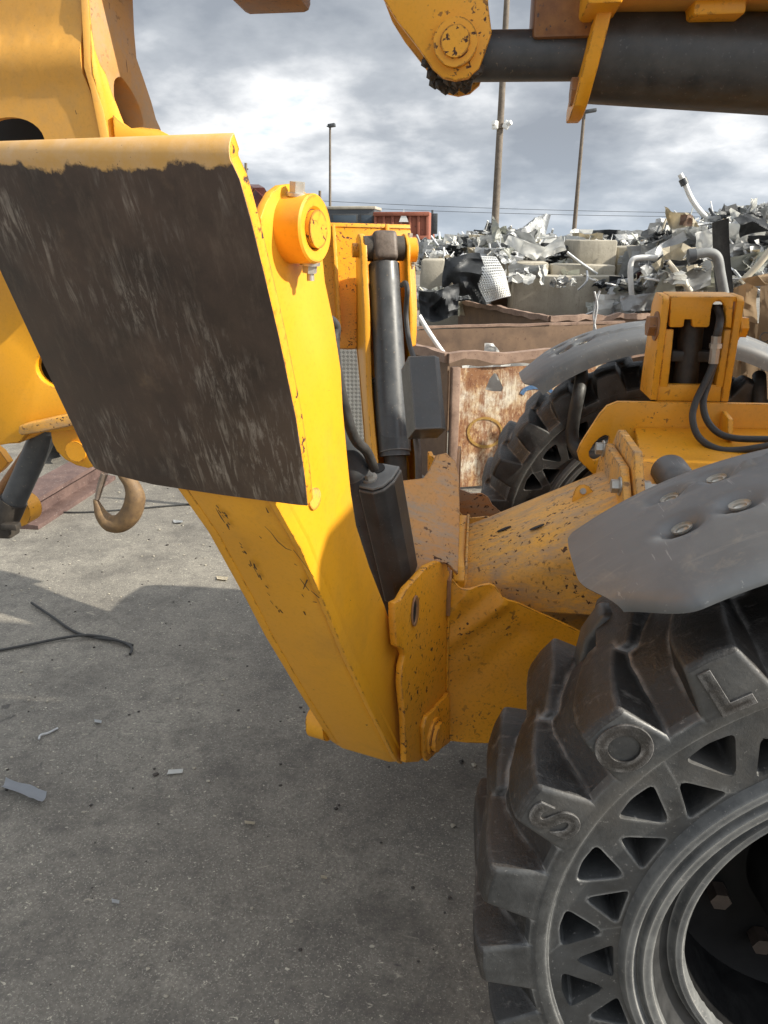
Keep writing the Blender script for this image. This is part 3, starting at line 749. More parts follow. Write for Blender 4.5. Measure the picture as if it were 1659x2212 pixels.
# ---- wheels
HUB = V((0, 0, .66)); NL = 23; STEP = 360/NL
WH = empty('wheel', HUB, T)
def pol(r, a, y): return V((-r*math.cos(R(a)), y, r*math.sin(R(a))))
def round_poly(pts, rad, n=4):
    out = []
    for i in range(len(pts)):
        p, a, b = V(pts[i]), V(pts[i-1]), V(pts[(i+1) % len(pts)])
        da, db = (a-p).normalized(), (b-p).normalized()
        for k in range(n+1):
            t = k/n; q0 = p+da*rad; q1 = p+db*rad
            out.append((q0*(1-t)**2+p*2*t*(1-t)+q1*t*t))
    return out
def tyre():
    half = [(.396, .014), (.500, .012), (.505, .004), (.520, -.001), (.531, .002), (.537, .012), (.547, .030), (.570, .060), (.590, .10), (.596, .15)]
    prof = half+[(r, .30-y) for r, y in half[::-1][1:]]
    bm = lathe(prof[1:-1], HUB, 138)
    # sidewall discs with triangular apertures
    for side in (0, 1):
        Y = (lambda y: y) if side == 0 else (lambda y: .30-y)
        d = bmesh.new(); loops = []
        loops.append([d.verts.new(HUB+pol(.501, 360*i/138, Y(.012))) for i in range(138)])
        loops.append([d.verts.new(HUB+pol(.396, 360*i/92, Y(.014))) for i in range(92)])
        hs = []
        for k in range(NL):
            a0 = 17.2+STEP*k
            outer = [HUB+pol(.482, a0-4.6, 0), HUB+pol(.487, a0, 0), HUB+pol(.482, a0+4.6, 0), HUB+pol(.424, a0+.6, 0), HUB+pol(.424, a0-.6, 0)]
            b = a0+STEP/2
            inner = [HUB+pol(.404, b-4.9, 0), HUB+pol(.457, b-.5, 0), HUB+pol(.457, b+.5, 0), HUB+pol(.404, b+4.9, 0)]
            for poly, rd in ((outer, .011), (inner, .009)):
                hs.append(round_poly(poly, rd, 3))
        hv = []
        for h in hs:
            vs = [d.verts.new(V((p.x, Y(.012), p.z))) for p in h]; hv.append(vs)
        for lp in loops:
            for v in lp: v.co.y = Y(.012)
        cdt_fill(d, loops+hv)
        for vs in hv:
            c = sum((v.co for v in vs), V())/len(vs)
            prev = vs
            for dy, sc in ((.018, .95), (.030, .92), (.13, .80)):
                nx = [d.verts.new(V((c.x+(v.co.x-c.x)*sc, Y(dy), c.z+(v.co.z-c.z)*sc))) for v in vs]
                for i in range(len(vs)): d.faces.new((prev[i-1], prev[i], nx[i], nx[i-1]))
                prev = nx
            d.faces.new(prev)
        for f in d.faces: f.material_index = 1
        join(bm, d)
    for f in bm.faces:
        c = f.calc_center_median()-HUB
        f.material_index = 1 if math.hypot(c.x, c.z) < .537 else 0
    def lugmat(l):
        for f in l.faces:
            c = f.calc_center_median()-HUB
            if (c.y < .012 or c.y > .288) and math.hypot(c.x, c.z) < .600: f.material_index = 1
    # lugs
    for side in (0, 1):
        for k in range(NL):
            c0 = 24.4+STEP*k+(STEP/2 if side else 0)
            st = [(.000, .526, .600, 5.3, 3.1, 0), (.005, .530, .608, 5.4, 3.2, 0), (.030, .542, .614, 5.7, 3.4, .1), (.065, .562, .616, 5.9, 3.6, .4), (.105, .578, .614, 5.6, 3.4, 1.2), (.145, .584, .612, 4.8, 3.0, 2.4), (.172, .585, .608, 4.0, 2.4, 3.2)]
            l = bmesh.new(); rows = []
            for y, rb, rt, hb, ht, off in st:
                yy = y if side == 0 else .30-y; c = c0+(off if side == 0 else -off)
                rr = [l.verts.new(HUB+pol(rb-.004, c-hb, yy)), l.verts.new(HUB+pol((rb+rt)/2, c-(hb*.45+ht*.55), yy)), l.verts.new(HUB+pol(rt, c-ht, yy)), l.verts.new(HUB+pol(rt+.002, c, yy)), l.verts.new(HUB+pol(rt, c+ht, yy)), l.verts.new(HUB+pol((rb+rt)/2, c+(hb*.45+ht*.55), yy)), l.verts.new(HUB+pol(rb-.004, c+hb, yy))]
                rows.append(rr)
            for a, b in zip(rows, rows[1:]):
                for i in range(6): l.faces.new((a[i], a[i+1], b[i+1], b[i]))
            l.faces.new(rows[0][::-1]); l.faces.new(rows[-1])
            bmesh.ops.recalc_face_normals(l, faces=l.faces)
            bev(l, .0145, 4, 30); lugmat(l)
            join(bm, l)
    return bm
ty = obj('tyre', tyre(), [m_rub, m_side], WH, smooth=38)
def letters(ch, ang, r, size):
    cu = bpy.data.curves.new('t', 'FONT'); cu.body = ch; cu.size = size; cu.extrude = .0012; cu.bevel_depth = .0010; cu.align_x = 'CENTER'; cu.offset = .003
    o = bpy.data.objects.new('t', cu); COL.objects.link(o)
    dg = bpy.context.evaluated_depsgraph_get(); me = bpy.data.meshes.new_from_object(o.evaluated_get(dg))
    bm = bmesh.new(); bm.from_mesh(me); bpy.data.objects.remove(o); bpy.data.meshes.remove(me)
    rad = V((-math.cos(R(ang)), 0, math.sin(R(ang)))); tan = V((math.sin(R(ang)), 0, math.cos(R(ang))))
    c = HUB+rad*(r-size*.36)+V((0, -.0015, 0))
    # text x -> clockwise tangent, text y -> outwards, text z -> towards the viewer
    m = Matrix((tan, rad, V((0, -1, 0)))).transposed().to_4x4(); m.translation = c
    bmesh.ops.transform(bm, matrix=m, verts=bm.verts); return bm
for ch, a_, r_ in (('S', 24.0, .562), ('O', 39.7, .562), ('L', 55.3, .560)): obj('raised_letter', letters(ch, a_, r_, .094), m_let, WH, smooth=40)
m_rimd = metalish('dark_bead_seat', (.012, .0125, .013), (.032, .032, .032), 26, .5, 0, .1)
rim_prof = [(.398, .016), (.392, .002), (.388, -.003), (.378, -.004), (.373, .002), (.370, .010), (.366, .002), (.362, -.003), (.350, -.002), (.346, .006), (.341, .024), (.330, .036), (.317, .045), (.311, .040), (.307, .032), (.298, .031), (.293, .036), (.290, .05)]
rm = lathe(rim_prof+[(r, .30-y) for r, y in rim_prof[::-1] if r >= .29], HUB, 120)
for f in rm.faces:
    c = f.calc_center_median()-HUB; q = math.hypot(c.x, c.z)
    f.material_index = 1 if .3145 < q < .3435 else 0
obj('rim', rm, [m_rim, m_rimd], WH, smooth=40)
m_nut = metalish('rusty_nut', (.03, .022, .018), (.08, .058, .045), 40, .6)
m_rimin.node_tree.nodes['Principled BSDF'].inputs['Specular IOR Level'].default_value = .12
disc = lathe([(.2905, .05), (.286, .10), (.283, .19), (.26, .208), (.19, .212), (.15, .205), (.14, .13), (.12, .10), (.10, .085), (.06, .080), (.0005, .08)], HUB, 72)
join(disc, lathe([(.2905, .25), (.284, .245), (.27, .235), (.0005, .23)], HUB, 48))
dd = obj('wheel_disc', disc, m_rimin, WH, smooth=40)
for k in range(10):
    a = 12+36*k
    obj('wheel_nut', hexbolt(HUB+pol(.205, a, .211), (0, -1, 0), .018, .03, wash=False), m_nut, WH)
# far wheel: a turned copy
WF = WH.copy(); COL.objects.link(WF); WF.parent = T
WF.location = V((0, 2.0, .66))-V(T['w']); WF.rotation_euler = (0, 0, math.pi)
for ch in list(WH.children):
    if ch.name.startswith('raised'): continue
    q = ch.copy(); COL.objects.link(q); q.parent = WF
obj('front_axle', join(cyl((0, .20, .66), (0, 1.88, .66), .11, seg=28), box((0, MIRC, .66), .30, .42, .34, bevel=.05, seg=3)), m_drk, T)

# ---- fenders
def fender(a0, a1, n=84):
    bm = bmesh.new(); rows = []
    cen = V((0, 0, .655)); cs = []
    prof = [(-.033, .698), (-.0345, .703), (-.031, .709), (-.022, .715), (-.004, .720), (.05, .728), (.10, .733), (.15, .736), (.20, .737), (.25, .735), (.29, .730), (.325, .721), (.345, .711), (.354, .698), (.356, .684), (.357, .662)]
    # finer profile
    pf_ = []
    for (y0, r0), (y1, r1) in zip(prof, prof[1:]):
        k = max(1, int(math.hypot(y1-y0, r1-r0)/.007))
        pf_ += [(y0+(y1-y0)*i/k, r0+(r1-r0)*i/k) for i in range(k)]
    pf_.append(prof[-1])
    dim = [(61.0, .237), (66.6, .242), (60.2, .126), (66.4, .130), (84, .24), (90, .24), (84, .13), (90, .13), (126, .24), (126, .13)]
    na = 150
    for i in range(na+1):
        a = a0+(a1-a0)*i/na; row = []
        for (y, r) in pf_:
            aa = a
            # front edge swept back towards the outer corner
            f = max(0, 1-(a-a0)/14.0)
            aa = a+f*(2.6*max(0, (.14-y)/.17)**2+2.0*max(0, (y-.29)/.06)**2)
            h = 0
            for da, dy in dim:
                dx = R(aa-da)*.74; q = (dx/.027)**2+((y-dy)/.021)**2
                h -= .021*math.exp(-q**1.5)
            if aa > a0+8: h += .007*math.exp(-((y-.19-(min(aa, 78)-50)*.0026)/.006)**2)*min(1, (aa-a0-8)/6)
            g_ = max(0, min(1, (58.0-aa)/10)); g_ = g_*g_*(3-2*g_); yy = y+(.13-y)*.60*g_ if y < .13 else y
            row.append(bm.verts.new(cen+V((-(r+h)*math.cos(R(aa)), yy, (r+h)*math.sin(R(aa))))))
        rows.append(row)
    for a, b in zip(rows, rows[1:]):
        for j in range(len(pf_)-1): bm.faces.new((a[j], a[j+1], b[j+1], b[j]))
    bmesh.ops.recalc_face_normals(bm, faces=bm.faces)
    bmesh.ops.solidify(bm, geom=bm.faces[:], thickness=.005)
    return bm, dim
F0, F1 = 48, 150
fb, dim = fender(F0, F1)
FNR = obj('fender', fb, m_fend, T, smooth=60)
fb, _ = fender(F0, F1); 
FFR = obj('fender', mirror(fb, c=1.0), m_fend, T, smooth=60)
for mir, par in ((False, FNR), (True, FFR)):
    for a, y in dim:
        rd = V((-math.cos(R(a)), 0, math.sin(R(a)))); c = V((0, y, .655))+rd*.7165
        b = lathe([(.0003, 0), (.006, -.001), (.0088, -.003), (.009, -.006), (.014, -.0062), (.0142, -.009)], (0, 0, 0), 20)
        mt = Matrix((V((rd.z, 0, -rd.x)), -rd, V((0, 1, 0)))).transposed().to_4x4()
        bmesh.ops.transform(b, matrix=mt, verts=b.verts); bmesh.ops.translate(b, verts=b.verts, vec=c+rd*.004)
        obj('fender_bolt', mirror(b, c=1.0) if mir else b, m_steel, par)
# fender stays
YS = 1.66
obj('fender_stay', tube([ony(1256, 800, 1.76), ony(1256, 815, 1.72), ony(1250, 850, YS), ony(1240, 900, YS), ony(1236, 940, YS), ony(1242, 968, YS-.02), ony(1262, 985, YS-.08), ony(1330, 990, YS-.30)], .0215, 16), m_hose, T)
obj('fender_stay', tube([ony(1640, 812, 1.76), ony(1641, 840, 1.70), ony(1641, 900, 1.66), ony(1640, 960, 1.62)], .022, 14), m_hose, T)
stay = [(1302, 1328), (1398, 1334), (1330, 1380), (1322, 1395), (1324, 1425), (1320, 1468), (1262, 1478), (1244, 1465), (1250, 1430), (1262, 1385)]
obj('fender_stay', plate([ony(x, y, .20) for x, y in stay], V((0, .05, 0)), bevel=.010, seg=3), m_blk, T)
obj('stay_bolt', hexbolt(ony(1410, 1350, .40), (0, -1, 0), .018, .03), m_drk, T)

# ---- boom overhead (main section, inner section, head) and the cylinder under it
def beam_box(name, p, q, w_, h, mat, parent, bevel=.02):
    p, q = V(p), V(q); d = (q-p).normalized(); s = V((0, 1, 0)); u = d.cross(s).normalized()
    if u.z < 0: u = -u
    c = (p+q)/2; rot = Matrix((d, s, d.cross(s))).transposed()
    return obj(name, box(c, (q-p).length, w_, h, rot, bevel, 3), mat, parent)
BO = beam_box('boom', (-.46, 1.11, 2.335), (4.6, 1.11, 2.335), .44, .48, m_head, T)
beam_box('boom_inner_section', (-1.95, 1.11, 2.42), (.6, 1.11, 2.38), .34, .36, m_head, BO)
obj('boom_collar', join(box((-.43, 1.11, 2.335), .07, .48, .51, bevel=.01), box((-.20, 1.11, 2.085), .10, .36, .03, bevel=.006)), m_yel, BO)
for x in (.02, .42): obj('hose_clamp', box((x, 1.06, 2.095), .14, .22, .035, bevel=.006), m_void, BO)
obj('stop_block', box((-1.145, 1.06, 2.20), .16, .18, .10, bevel=.015), m_brn, BO)
# cylinder
YC = 1.06
cA, cB = ony(1262, 118, YC), ony(1659, 141, YC)
cdv = (cB-cA).normalized()
RC = obj('boom_cylinder', cyl(cA, cA+cdv*2.4, .094, seg=48, bevel=.006), m_blk, T)
obj('cylinder_rod', cyl(ony(1000, 122, YC), cA+cdv*.02, .050, seg=32), m_grey, RC)
ec = ony(985, 112, YC)
obj('rod_eye', cyl(ec-V((0, .055, 0)), ec+V((0, .055, 0)), .064, seg=36, bevel=.006), m_drk, RC)
gr = bmesh.new(); random.seed(5)
for i in range(46):
    a = R(random.uniform(200, 345)); rr = random.uniform(.055, .072); y = random.uniform(-.075, .06)
    s_ = bmesh.new(); bmesh.ops.create_icosphere(s_, subdivisions=1, radius=random.uniform(.006, .017))
    bmesh.ops.translate(s_, verts=s_.verts, vec=ec+V((rr*math.cos(a), y, rr*math.sin(a)))); join(gr, s_)
obj('grease_clump', gr, m_drk, RC)
lugpx = [(805, -60), (828, 0), (858, 48), (905, 108), (935, 152), (958, 172), (985, 178), (1012, 172), (1035, 152), (1050, 110), (1062, 75), (1055, 20), (1050, -60)]
lg1 = obj('rod_lug', plate([ony(x, y, YC-.07) for x, y in lugpx], V((0, -.022, 0)), bevel=.003), m_yel, T)
obj('rod_lug', plate([ony(x, y, YC-.07)+V((0, .16, 0)) for x, y in lugpx], V((0, .022, 0)), bevel=.003), m_yel, T)
ec2 = ony(985, 100, YC-.07)
obj('lug_pin', join(cyl(ec2+V((0, -.022, 0)), ec2+V((0, -.040, 0)), .046, seg=32, bevel=.004), cyl(ec2+V((0, -.03, 0)), ec2+V((0, -.048, 0)), .030, seg=28, bevel=.003)), m_yel, lg1)
# hanging flange plate across the cylinder, seen edge-on
fxp = ony(1262, 100, YC).x
pr = [(.93, 2.20), (.93, 2.06), (.95, 1.97), (.985, 1.905), (1.03, 1.885), (1.09, 1.885), (1.14, 1.91), (1.18, 1.98), (1.20, 2.06), (1.20, 2.20)]
fo = obj('guide_plate', plate([V((fxp+(z-2.03)*.17, y, z+.018)) for y, z in pr], V((.030, 0, 0)), bevel=.004), m_yel, T)
obj('guide_bolt', hexbolt(V((fxp, 1.02, 1.955)), (-1, 0, 0), .030, .026), m_brn, fo)
obj('guide_block', box((fxp-.05, 1.10, 2.12), .13, .20, .13, bevel=.008), m_brn, fo)

# ---- boom head at the front (left of the picture)
YH = .90
hd = [(-160, -140), (174, -140), (174, 0), (178, 70), (180, 110), (183, 160), (196, 200), (216, 295), (255, 480), (-160, 520)]
hh = [(22+75*math.cos(R(a)), 310-57*math.sin(R(a))) for a in range(0, 360, 12)]
def head_disp(p):
    # pressed step across the panel
    z = p.z; return V((0, -.016*(1/(1+math.exp(-(2.055-z)/.008)))+.016*(1/(1+math.exp(-(1.985-z)/.012))), 0))
HD = obj('boom_head_plate', plate([ony(x, y, YH) for x, y in hd], V((0, .02, 0)), [[ony(x, y, YH) for x, y in hh]], bevel=0, maxedge=.035, disp=head_disp), m_head, T, smooth=50)
obj('head_hole_shade', box((-1.87, 1.10, 1.92), .62, .02, .34, bevel=0), m_void, HD)  # black panel added so the hole in the plate looks dark inside
HB = V((.955, -.30, 0)).normalized(); HO = ony(192, 100, YH+.01)
def ph(x, y, off=0.0): return onp(x, y, HO+HB*off, HB)
hb = [(190, -140), (191, 0), (196, 40), (204, 105), (217, 141), (228, 158), (240, 200), (250, 260), (262, 330), (300, 500), (420, 500), (372, 345), (346, 274), (338, 257), (328, 220), (314, 178), (296, 126), (291, 69), (288, 0), (287, -140)]
hw = resample([(247, 205), (248, 176), (258, 167), (269, 175), (289, 205), (304, 240), (310, 273), (298, 278), (276, 274), (258, 250), (247, 205)], 3)[:-1]
BP = obj('boom_head_plate', plate([ph(x, y) for x, y in hb], -HB*.07, [[ph(x, y) for x, y in hw]], bevel=.003), m_headb, T)
obj('head_hole_shade', plate([ph(x, y, -.085) for x, y in ((236, 165), (280, 165), (305, 300), (236, 300))], -HB*.01, bevel=0), m_void, BP)  # black sheet stands in for the shade within the oval hole
ed = [(174, -140), (174, 0), (180, 106), (181, 145), (195, 193), (215, 294), (252, 480), (290, 480), (234, 294), (223, 237), (210, 197), (201, 158), (198, 128), (194, 50), (190, 0), (189, -140)]
EN = V((.30, -.95, 0)).normalized()
obj('edge_bar', plate([onp(x, y, ony(178, 100, YH-.012), EN) for x, y in ed], -EN*.02, bevel=.002), m_head, T)
sl = [(189, -140), (190, 0), (194, 50), (198, 128), (201, 158), (210, 197), (223, 237), (234, 294), (290, 480), (310, 480), (250, 294), (284, 277), (268, 266), (258, 240), (244, 205), (228, 158), (217, 141), (205, 106), (195, 42), (192, 0), (191, -140)]
SN = V((.80, -.60, 0)).normalized()
obj('edge_bar', plate([onp(x, y, ony(191, 100, YH-.012), SN) for x, y in sl], -SN*.02, bevel=.0015), m_leg, T)
gus = [(243, 247), (254, 258), (265, 267), (284, 277), (306, 275), (341, 279), (363, 290), (390, 340), (400, 400), (270, 400), (247, 294)]
obj('head_gusset', plate([onp(x, y, ph(262, 285, .05), V((.35, -.93, 0))) for x, y in gus], V((-.005, .02, 0)), bevel=.002), m_yel, T)
# carriage plate lower down
YCg = 1.02
cp = [(-220, 480), (60, 480), (160, 900), (128, 925), (120, 880), (150, 880), (110, 838), (95, 830), (90, 815), (90, 790), (100, 770), (130, 750), (200, 700), (200, 480)]
cpo = [(-220, 470), (230, 470), (250, 880), (190, 925), (110, 935), (62, 930), (42, 955), (0, 962), (-220, 975)]
chl = [(139+62*math.cos(R(a)), 792+48*math.sin(R(a))*1.0) for a in range(0, 360, 12)]
CP = obj('carriage_plate', plate([ony(x, y, YCg) for x, y in cpo], V((0, .03, 0)), [[ony(x, y, YCg) for x, y in chl]], bevel=.004), m_leg, T)
obj('carriage_hole_shade', plate([ony(x, y, YCg+.08) for x, y in ((40, 700), (240, 700), (240, 870), (40, 870))], V((0, .02, 0)), bevel=0), m_void, CP)  # black sheet added behind the hole as its inner darkness
obj('carriage_bar', plate([ony(x, y, YCg-.035) for x, y in ((40, 920), (38, 935), (44, 941), (90, 934), (230, 905), (230, 875), (90, 908), (60, 914))], V((0, .034, 0)), bevel=.006, seg=3), m_worn, CP)
earp = [(108, 930), (112, 955), (122, 975), (140, 993), (165, 1006), (190, 1012), (230, 1000), (240, 900), (160, 900)]
er = obj('carriage_ear', plate([ony(x, y, YCg+.035) for x, y in earp], V((0, .03, 0)), bevel=.004), m_leg, CP)
c = ony(165, 975, YCg+.035); obj('ear_pin', cyl(c, c-V((0, .006, 0)), .030, seg=28, bevel=.002), m_yel, er)
lo = [(0, 960), (40, 958), (75, 944), (110, 925), (60, 925), (-60, 935), (-60, 965)]
obj('carriage_ear', plate([ony(x, y, YCg+.04) for x, y in lo], V((0, .03, 0)), bevel=.004), m_yel, CP)
TCY = obj('tilt_cylinder', cyl(ony(112, 900, YCg+.10), ony(28, 1085, YCg+.10), .036, seg=36, bevel=.004), m_grey, T)
obj('cylinder_gland', cyl(ony(30, 1080, YCg+.10), ony(8, 1130, YCg+.10), .040, seg=32, bevel=.006), m_drk, TCY)
obj('cylinder_foot', join(box(ony(8, 1135, YCg+.10), .07, .06, .07, bevel=.01), box(ony(24, 1136, YCg+.06), .05, .03, .02, bevel=.004)), m_drk, TCY)
obj('hydraulic_hose', tube([ony(80, 945, YCg+.16), ony(40, 1005, YCg+.16), ony(-10, 1075, YCg+.16)], .016, 12), m_brn, TCY)
c = ony(34, 1105, YCg+.20); obj('link_roller', cyl(c, c+V((.004, .06, 0)), .052, seg=36, bevel=.008), m_yel, T)
obj('link_plate', plate([ony(x, y, YCg+.22) for x, y in ((-60, 930), (0, 975), (18, 1000), (0, 1020), (-60, 1060))], V((0, .03, 0)), bevel=.003), m_yel, T)
obj('hose_end', join(tube([pl(556, 480, -.26), pl(560, 445, -.26), pl(572, 425, -.25)], .022, 14), cyl(pl(548, 420, -.30), pl(560, 428, -.26), .020, seg=6)), metalish('red_brown_paint', (.06, .014, .012), (.10, .03, .025), 30, .35), T)

# ---- rest of the machine behind the front wheel (right of the frame; it shades the front)
obj('chassis', box((2.3, MIRC, .80), 4.3, .95, .46, bevel=.04, seg=3), m_yel, T)
cabx = [(.95, .62), (.85, 1.25), (1.0, 2.42), (1.15, 2.54), (2.45, 2.54), (2.55, 2.42), (2.62, .62)]
CA = obj('cab', plate([V((x, -.07, z)) for x, z in cabx], V((0, .87, 0)), bevel=.03, seg=3), m_yel, T)
glass = metalish('cab_glass', (.02, .025, .03), (.03, .035, .04), 3, .08, 0, 0)
obj('side_window', plate([V((x, -.078, z)) for x, z in ((1.05, 1.25), (1.2, 2.28), (2.4, 2.28), (2.45, 1.25))], V((0, .006, 0)), bevel=.002), glass, CA)
obj('engine_cover', box((2.6, 1.68, 1.12), 2.6, .70, .62, bevel=.06, seg=3), m_yel, T)
for y in (0, 2.0):
    q = WH.copy(); COL.objects.link(q); q.parent = T
    q.location = V((3.1, y, .66))-V(T['w'])
    if y: q.rotation_euler = (0, 0, math.pi)
    for ch in list(WH.children):
        if ch.name.startswith('raised'): continue
        c_ = ch.copy(); COL.objects.link(c_); c_.parent = q

# ================================================================ HOOK
HKY = .98
hk = [(256, 985), (262, 1018), (283, 1045), (292, 1075), (283, 1108), (262, 1129), (238, 1130), (220, 1113), (211, 1092), (206, 1078)]
hr = [.013, .0135, .0205, .0275, .029, .027, .0245, .018, .011, .006]
HK = obj('lifting_hook', tube([ony(x, y, HKY) for x, y in hk], hr, 20), metalish('rusty_hook_paint', (.11, .07, .04), (.27, .17, .075), 34, .65, 0, .35, edge=(.4, .3, .16), spots=(.10, .06, .03)), org=ony(256, 985, HKY), smooth=60)
tag(HK, 'rusty yellow steel lifting hook with safety latch hanging below the big dark foot plate', 'hook')
HK_ = HK
obj('safety_latch', tube([ony(226, 1022, HKY), ony(217, 1050, HKY), ony(210, 1078, HKY)], [.010, .0095, .007], 10), metalish('latch_steel', (.22, .17, .13), (.36, .29, .24), 40, .5, .3, .2), HK_)
obj('hook_shank', cyl(ony(252, 930, HKY), ony(256, 992, HKY), .016, seg=20), m_brn, HK_)
#@@BACKGROUND
# ================================================================ SCRAP YARD
def flat(name, col, rough=.5, metal=0.0, var=.25, edge=None, sc=9):
    return metalish(name, tuple(x*(1-var) for x in col), tuple(min(1, x*(1+var*.6)) for x in col), sc, rough, metal, .15, edge=edge)
m_white = flat('white_sheet_paint', (.80, .80, .77), .45, 0, .15)
m_alu = flat('weathered_aluminium', (.56, .57, .57), .42, .35, .25)
m_green = flat('pale_green_sheet', (.50, .51, .46), .5, 0, .2)
m_beige = flat('dirty_beige_sheet', (.58, .52, .40), .6, 0, .25)
m_dgrey = flat('dark_grey_sheet', (.075, .08, .085), .5, .2, .4)
m_conc = None
def conc():
    s = NB('block_concrete'); n = s.noise(3.2, 7, .66); st = s.noise(5, 6, .7, stretch=(3, 3, .35)); f = s.noise(40, 4, .7)
    c = s.mix(s.ramp(n, [(.35, 0), (.68, 1)]), (.30, .275, .22), (.46, .42, .34))
    c = s.mix(s.ramp(st, [(.55, 0), (.72, .6)]), c, (.20, .18, .145))
    c = s.mix(s.ramp(f, [(.62, 0), (.7, .6)]), c, (.14, .125, .10))
    s.bump(f, .3, .01); return s.out(c, .9)
m_conc = conc()
def rustybin():
    s = NB('white_paint_with_rust_runs')
    n = s.noise(7, 8, .74); run = s.noise(13, 8, .78, stretch=(1.8, 1.8, .42), dist=.6); bl = s.noise(3.0, 6, .66, off=(2.2, 1, .7)); f = s.noise(42, 6, .76, stretch=(1.2, 1.2, .6))
    c = s.mix(s.ramp(n, [(.42, 0), (.66, .7)]), (.66, .61, .50), (.60, .47, .27))
    c = s.mix(s.ramp(bl, [(.42, 0), (.56, .8)]), c, (.52, .28, .085))
    k = s.math('ADD', s.math('MULTIPLY', run, .55), s.math('MULTIPLY', bl, .45))
    c = s.mix(s.ramp(k, [(.435, 0), (.53, .9)]), c, (.24, .105, .045))
    c = s.mix(s.math('MULTIPLY', s.ramp(f, [(.50, 0), (.60, 1)]), s.ramp(bl, [(.36, .25), (.56, .95)])), c, (.17, .065, .03))
    c = s.mix(s.ramp(s.noise(60, 5, .75, off=(4, 4, 4)), [(.60, 0), (.68, .7)]), c, (.70, .62, .47))
    s.bump(s.math('ADD', n, f), .3, .004); return s.out(c, .65)
m_bin = rustybin()
m_binin = metalish('rusty_brown_plate', (.105, .066, .042), (.215, .138, .086), 6, .75, 0, .25, spots=(.10, .055, .035))
m_binrim = metalish('rusty_pink_rim', (.17, .105, .075), (.33, .225, .165), 14, .7, 0, .3, spots=(.13, .06, .04))
m_card = metalish('cardboard', (.30, .19, .105), (.44, .29, .165), 7, .85, 0, .2, edge=(.55, .42, .26))
m_cardd = metalish('dark_cardboard', (.10, .062, .038), (.22, .14, .085), 9, .85, 0, .3, edge=(.42, .30, .18))  # darker brown board
m_wood = metalish('weathered_pole_wood', (.10, .080, .062), (.20, .165, .13), 9, .85, 0, .2)
m_mesh = None
def meshmat():
    s = NB('tread_plate'); w1 = s.n('ShaderNodeTexChecker'); mp = s.n('ShaderNodeMapping'); mp.inputs['Rotation'].default_value = (0, R(45), 0)
    s.l(s.P, mp.inputs[0]); s.l(mp.outputs[0], w1.inputs[0]); w1.inputs['Scale'].default_value = 62
    w1.inputs[1].default_value = (.46, .46, .43, 1); w1.inputs[2].default_value = (.24, .24, .225, 1)
    n = s.noise(10, 5); c = s.mix(s.ramp(n, [(.4, 0), (.7, .5)]), w1.outputs[0], (.30, .29, .26)); s.bump(w1.outputs[1], .5, .004)
    return s.out(c, .5, .3)
m_mesh = meshmat()

def crumple_bm(c4, y4, amp, n=18, seed=0, thick=.006, fold=6.0):
    """a bent, creased sheet spanning four traced corners, each corner with its own distance"""
    P = [ony(px, py, y) for (px, py), y in zip(c4, y4)]
    nr = (P[1]-P[0]).cross(P[3]-P[0]).normalized(); L_ = (P[1]-P[0]).length
    bm = bmesh.new(); g = []
    for i in range(n+1):
        row = []
        for j in range(n+1):
            a, b = i/n, j/n
            p = (P[0]*(1-b)+P[1]*b)*(1-a)+(P[3]*(1-b)+P[2]*b)*a
            q = p*fold+V((seed*7.1, seed*3.3, seed*1.7))
            h = abs(noise.noise(q))*1.6-.4+.5*abs(noise.noise(q*2.3)); e = noise.noise_vector(q*1.1)*.25
            row.append(bm.verts.new(p+nr*amp*h+e*amp))
        g.append(row)
    for i in range(n):
        for j in range(n): bm.faces.new((g[i][j], g[i][j+1], g[i+1][j+1], g[i+1][j]))
    if thick: bmesh.ops.solidify(bm, geom=bm.faces[:], thickness=thick)
    return bm
def sheet(name, c4, y, amp, mat, label, cat='scrap', seed=0, n=18, fold=6.0, group=None, smooth=22, dy=(0, 0, 0, 0)):
    y4 = [y+d for d in dy]
    o = obj(name, crumple_bm(c4, y4, amp, n, seed, fold=fold), mat, smooth=smooth, org=ony(*c4[3], y))
    return tag(o, label, cat, group)

# ---- near bin: painted white, badly rusted
ya = onz(986, 1062, GZ).y
A = ony(968, 763, ya); zt = A.z
N2 = onz(1219, 754.6, zt); dn = (N2-A).normalized(); Nr = A+dn*2.5
ld_ = (onz(895, 742, zt)-A).normalized(); Fp = onz(1000, 702, zt)
def isect(p, d, q, e):
    den = d.x*e.y-d.y*e.x; t = ((q.x-p.x)*e.y-(q.y-p.y)*e.x)/den; return p+d*t
Fl = isect(A, ld_, Fp, dn); Fr = Fl+dn*2.4
def wall(p, q, z0, z1, th_, holes=()):
    p, q = V(p), V(q); d = (q-p).normalized(); nr = V((d.y, -d.x, 0))
    pts = [V((p.x, p.y, z0)), V((q.x, q.y, z0)), V((q.x, q.y, z1)), V((p.x, p.y, z1))]
    return plate(pts, nr*th_, holes, bevel=0)
BN = empty('scrap_bin', V((A.x, A.y, GZ)))
tag(BN, 'open steel scrap bin with white paint rusting through, behind the far wheel', 'bin')
dnn = V((-dn.y, dn.x, 0))
def onbin(x, y, off=0.0): return onp(x, y, A-dnn*off, dnn)
hl = [onbin(x, y) for x, y in ((1048, 842), (1058, 818), (1067, 806), (1074, 808), (1087, 838), (1084, 846), (1066, 846))]
obj('front_panel', wall(A+dn*.05, Nr, GZ+.02, zt-.10, -.012, [hl]), m_bin, BN)
for p, q, nm in ((A, Fl, 'side_wall'), (Fl, Fr, 'back_wall'), (Fr, Nr, 'side_wall')):
    obj(nm, wall(p, q, GZ+.02, zt-.03, .012), m_binin, BN)
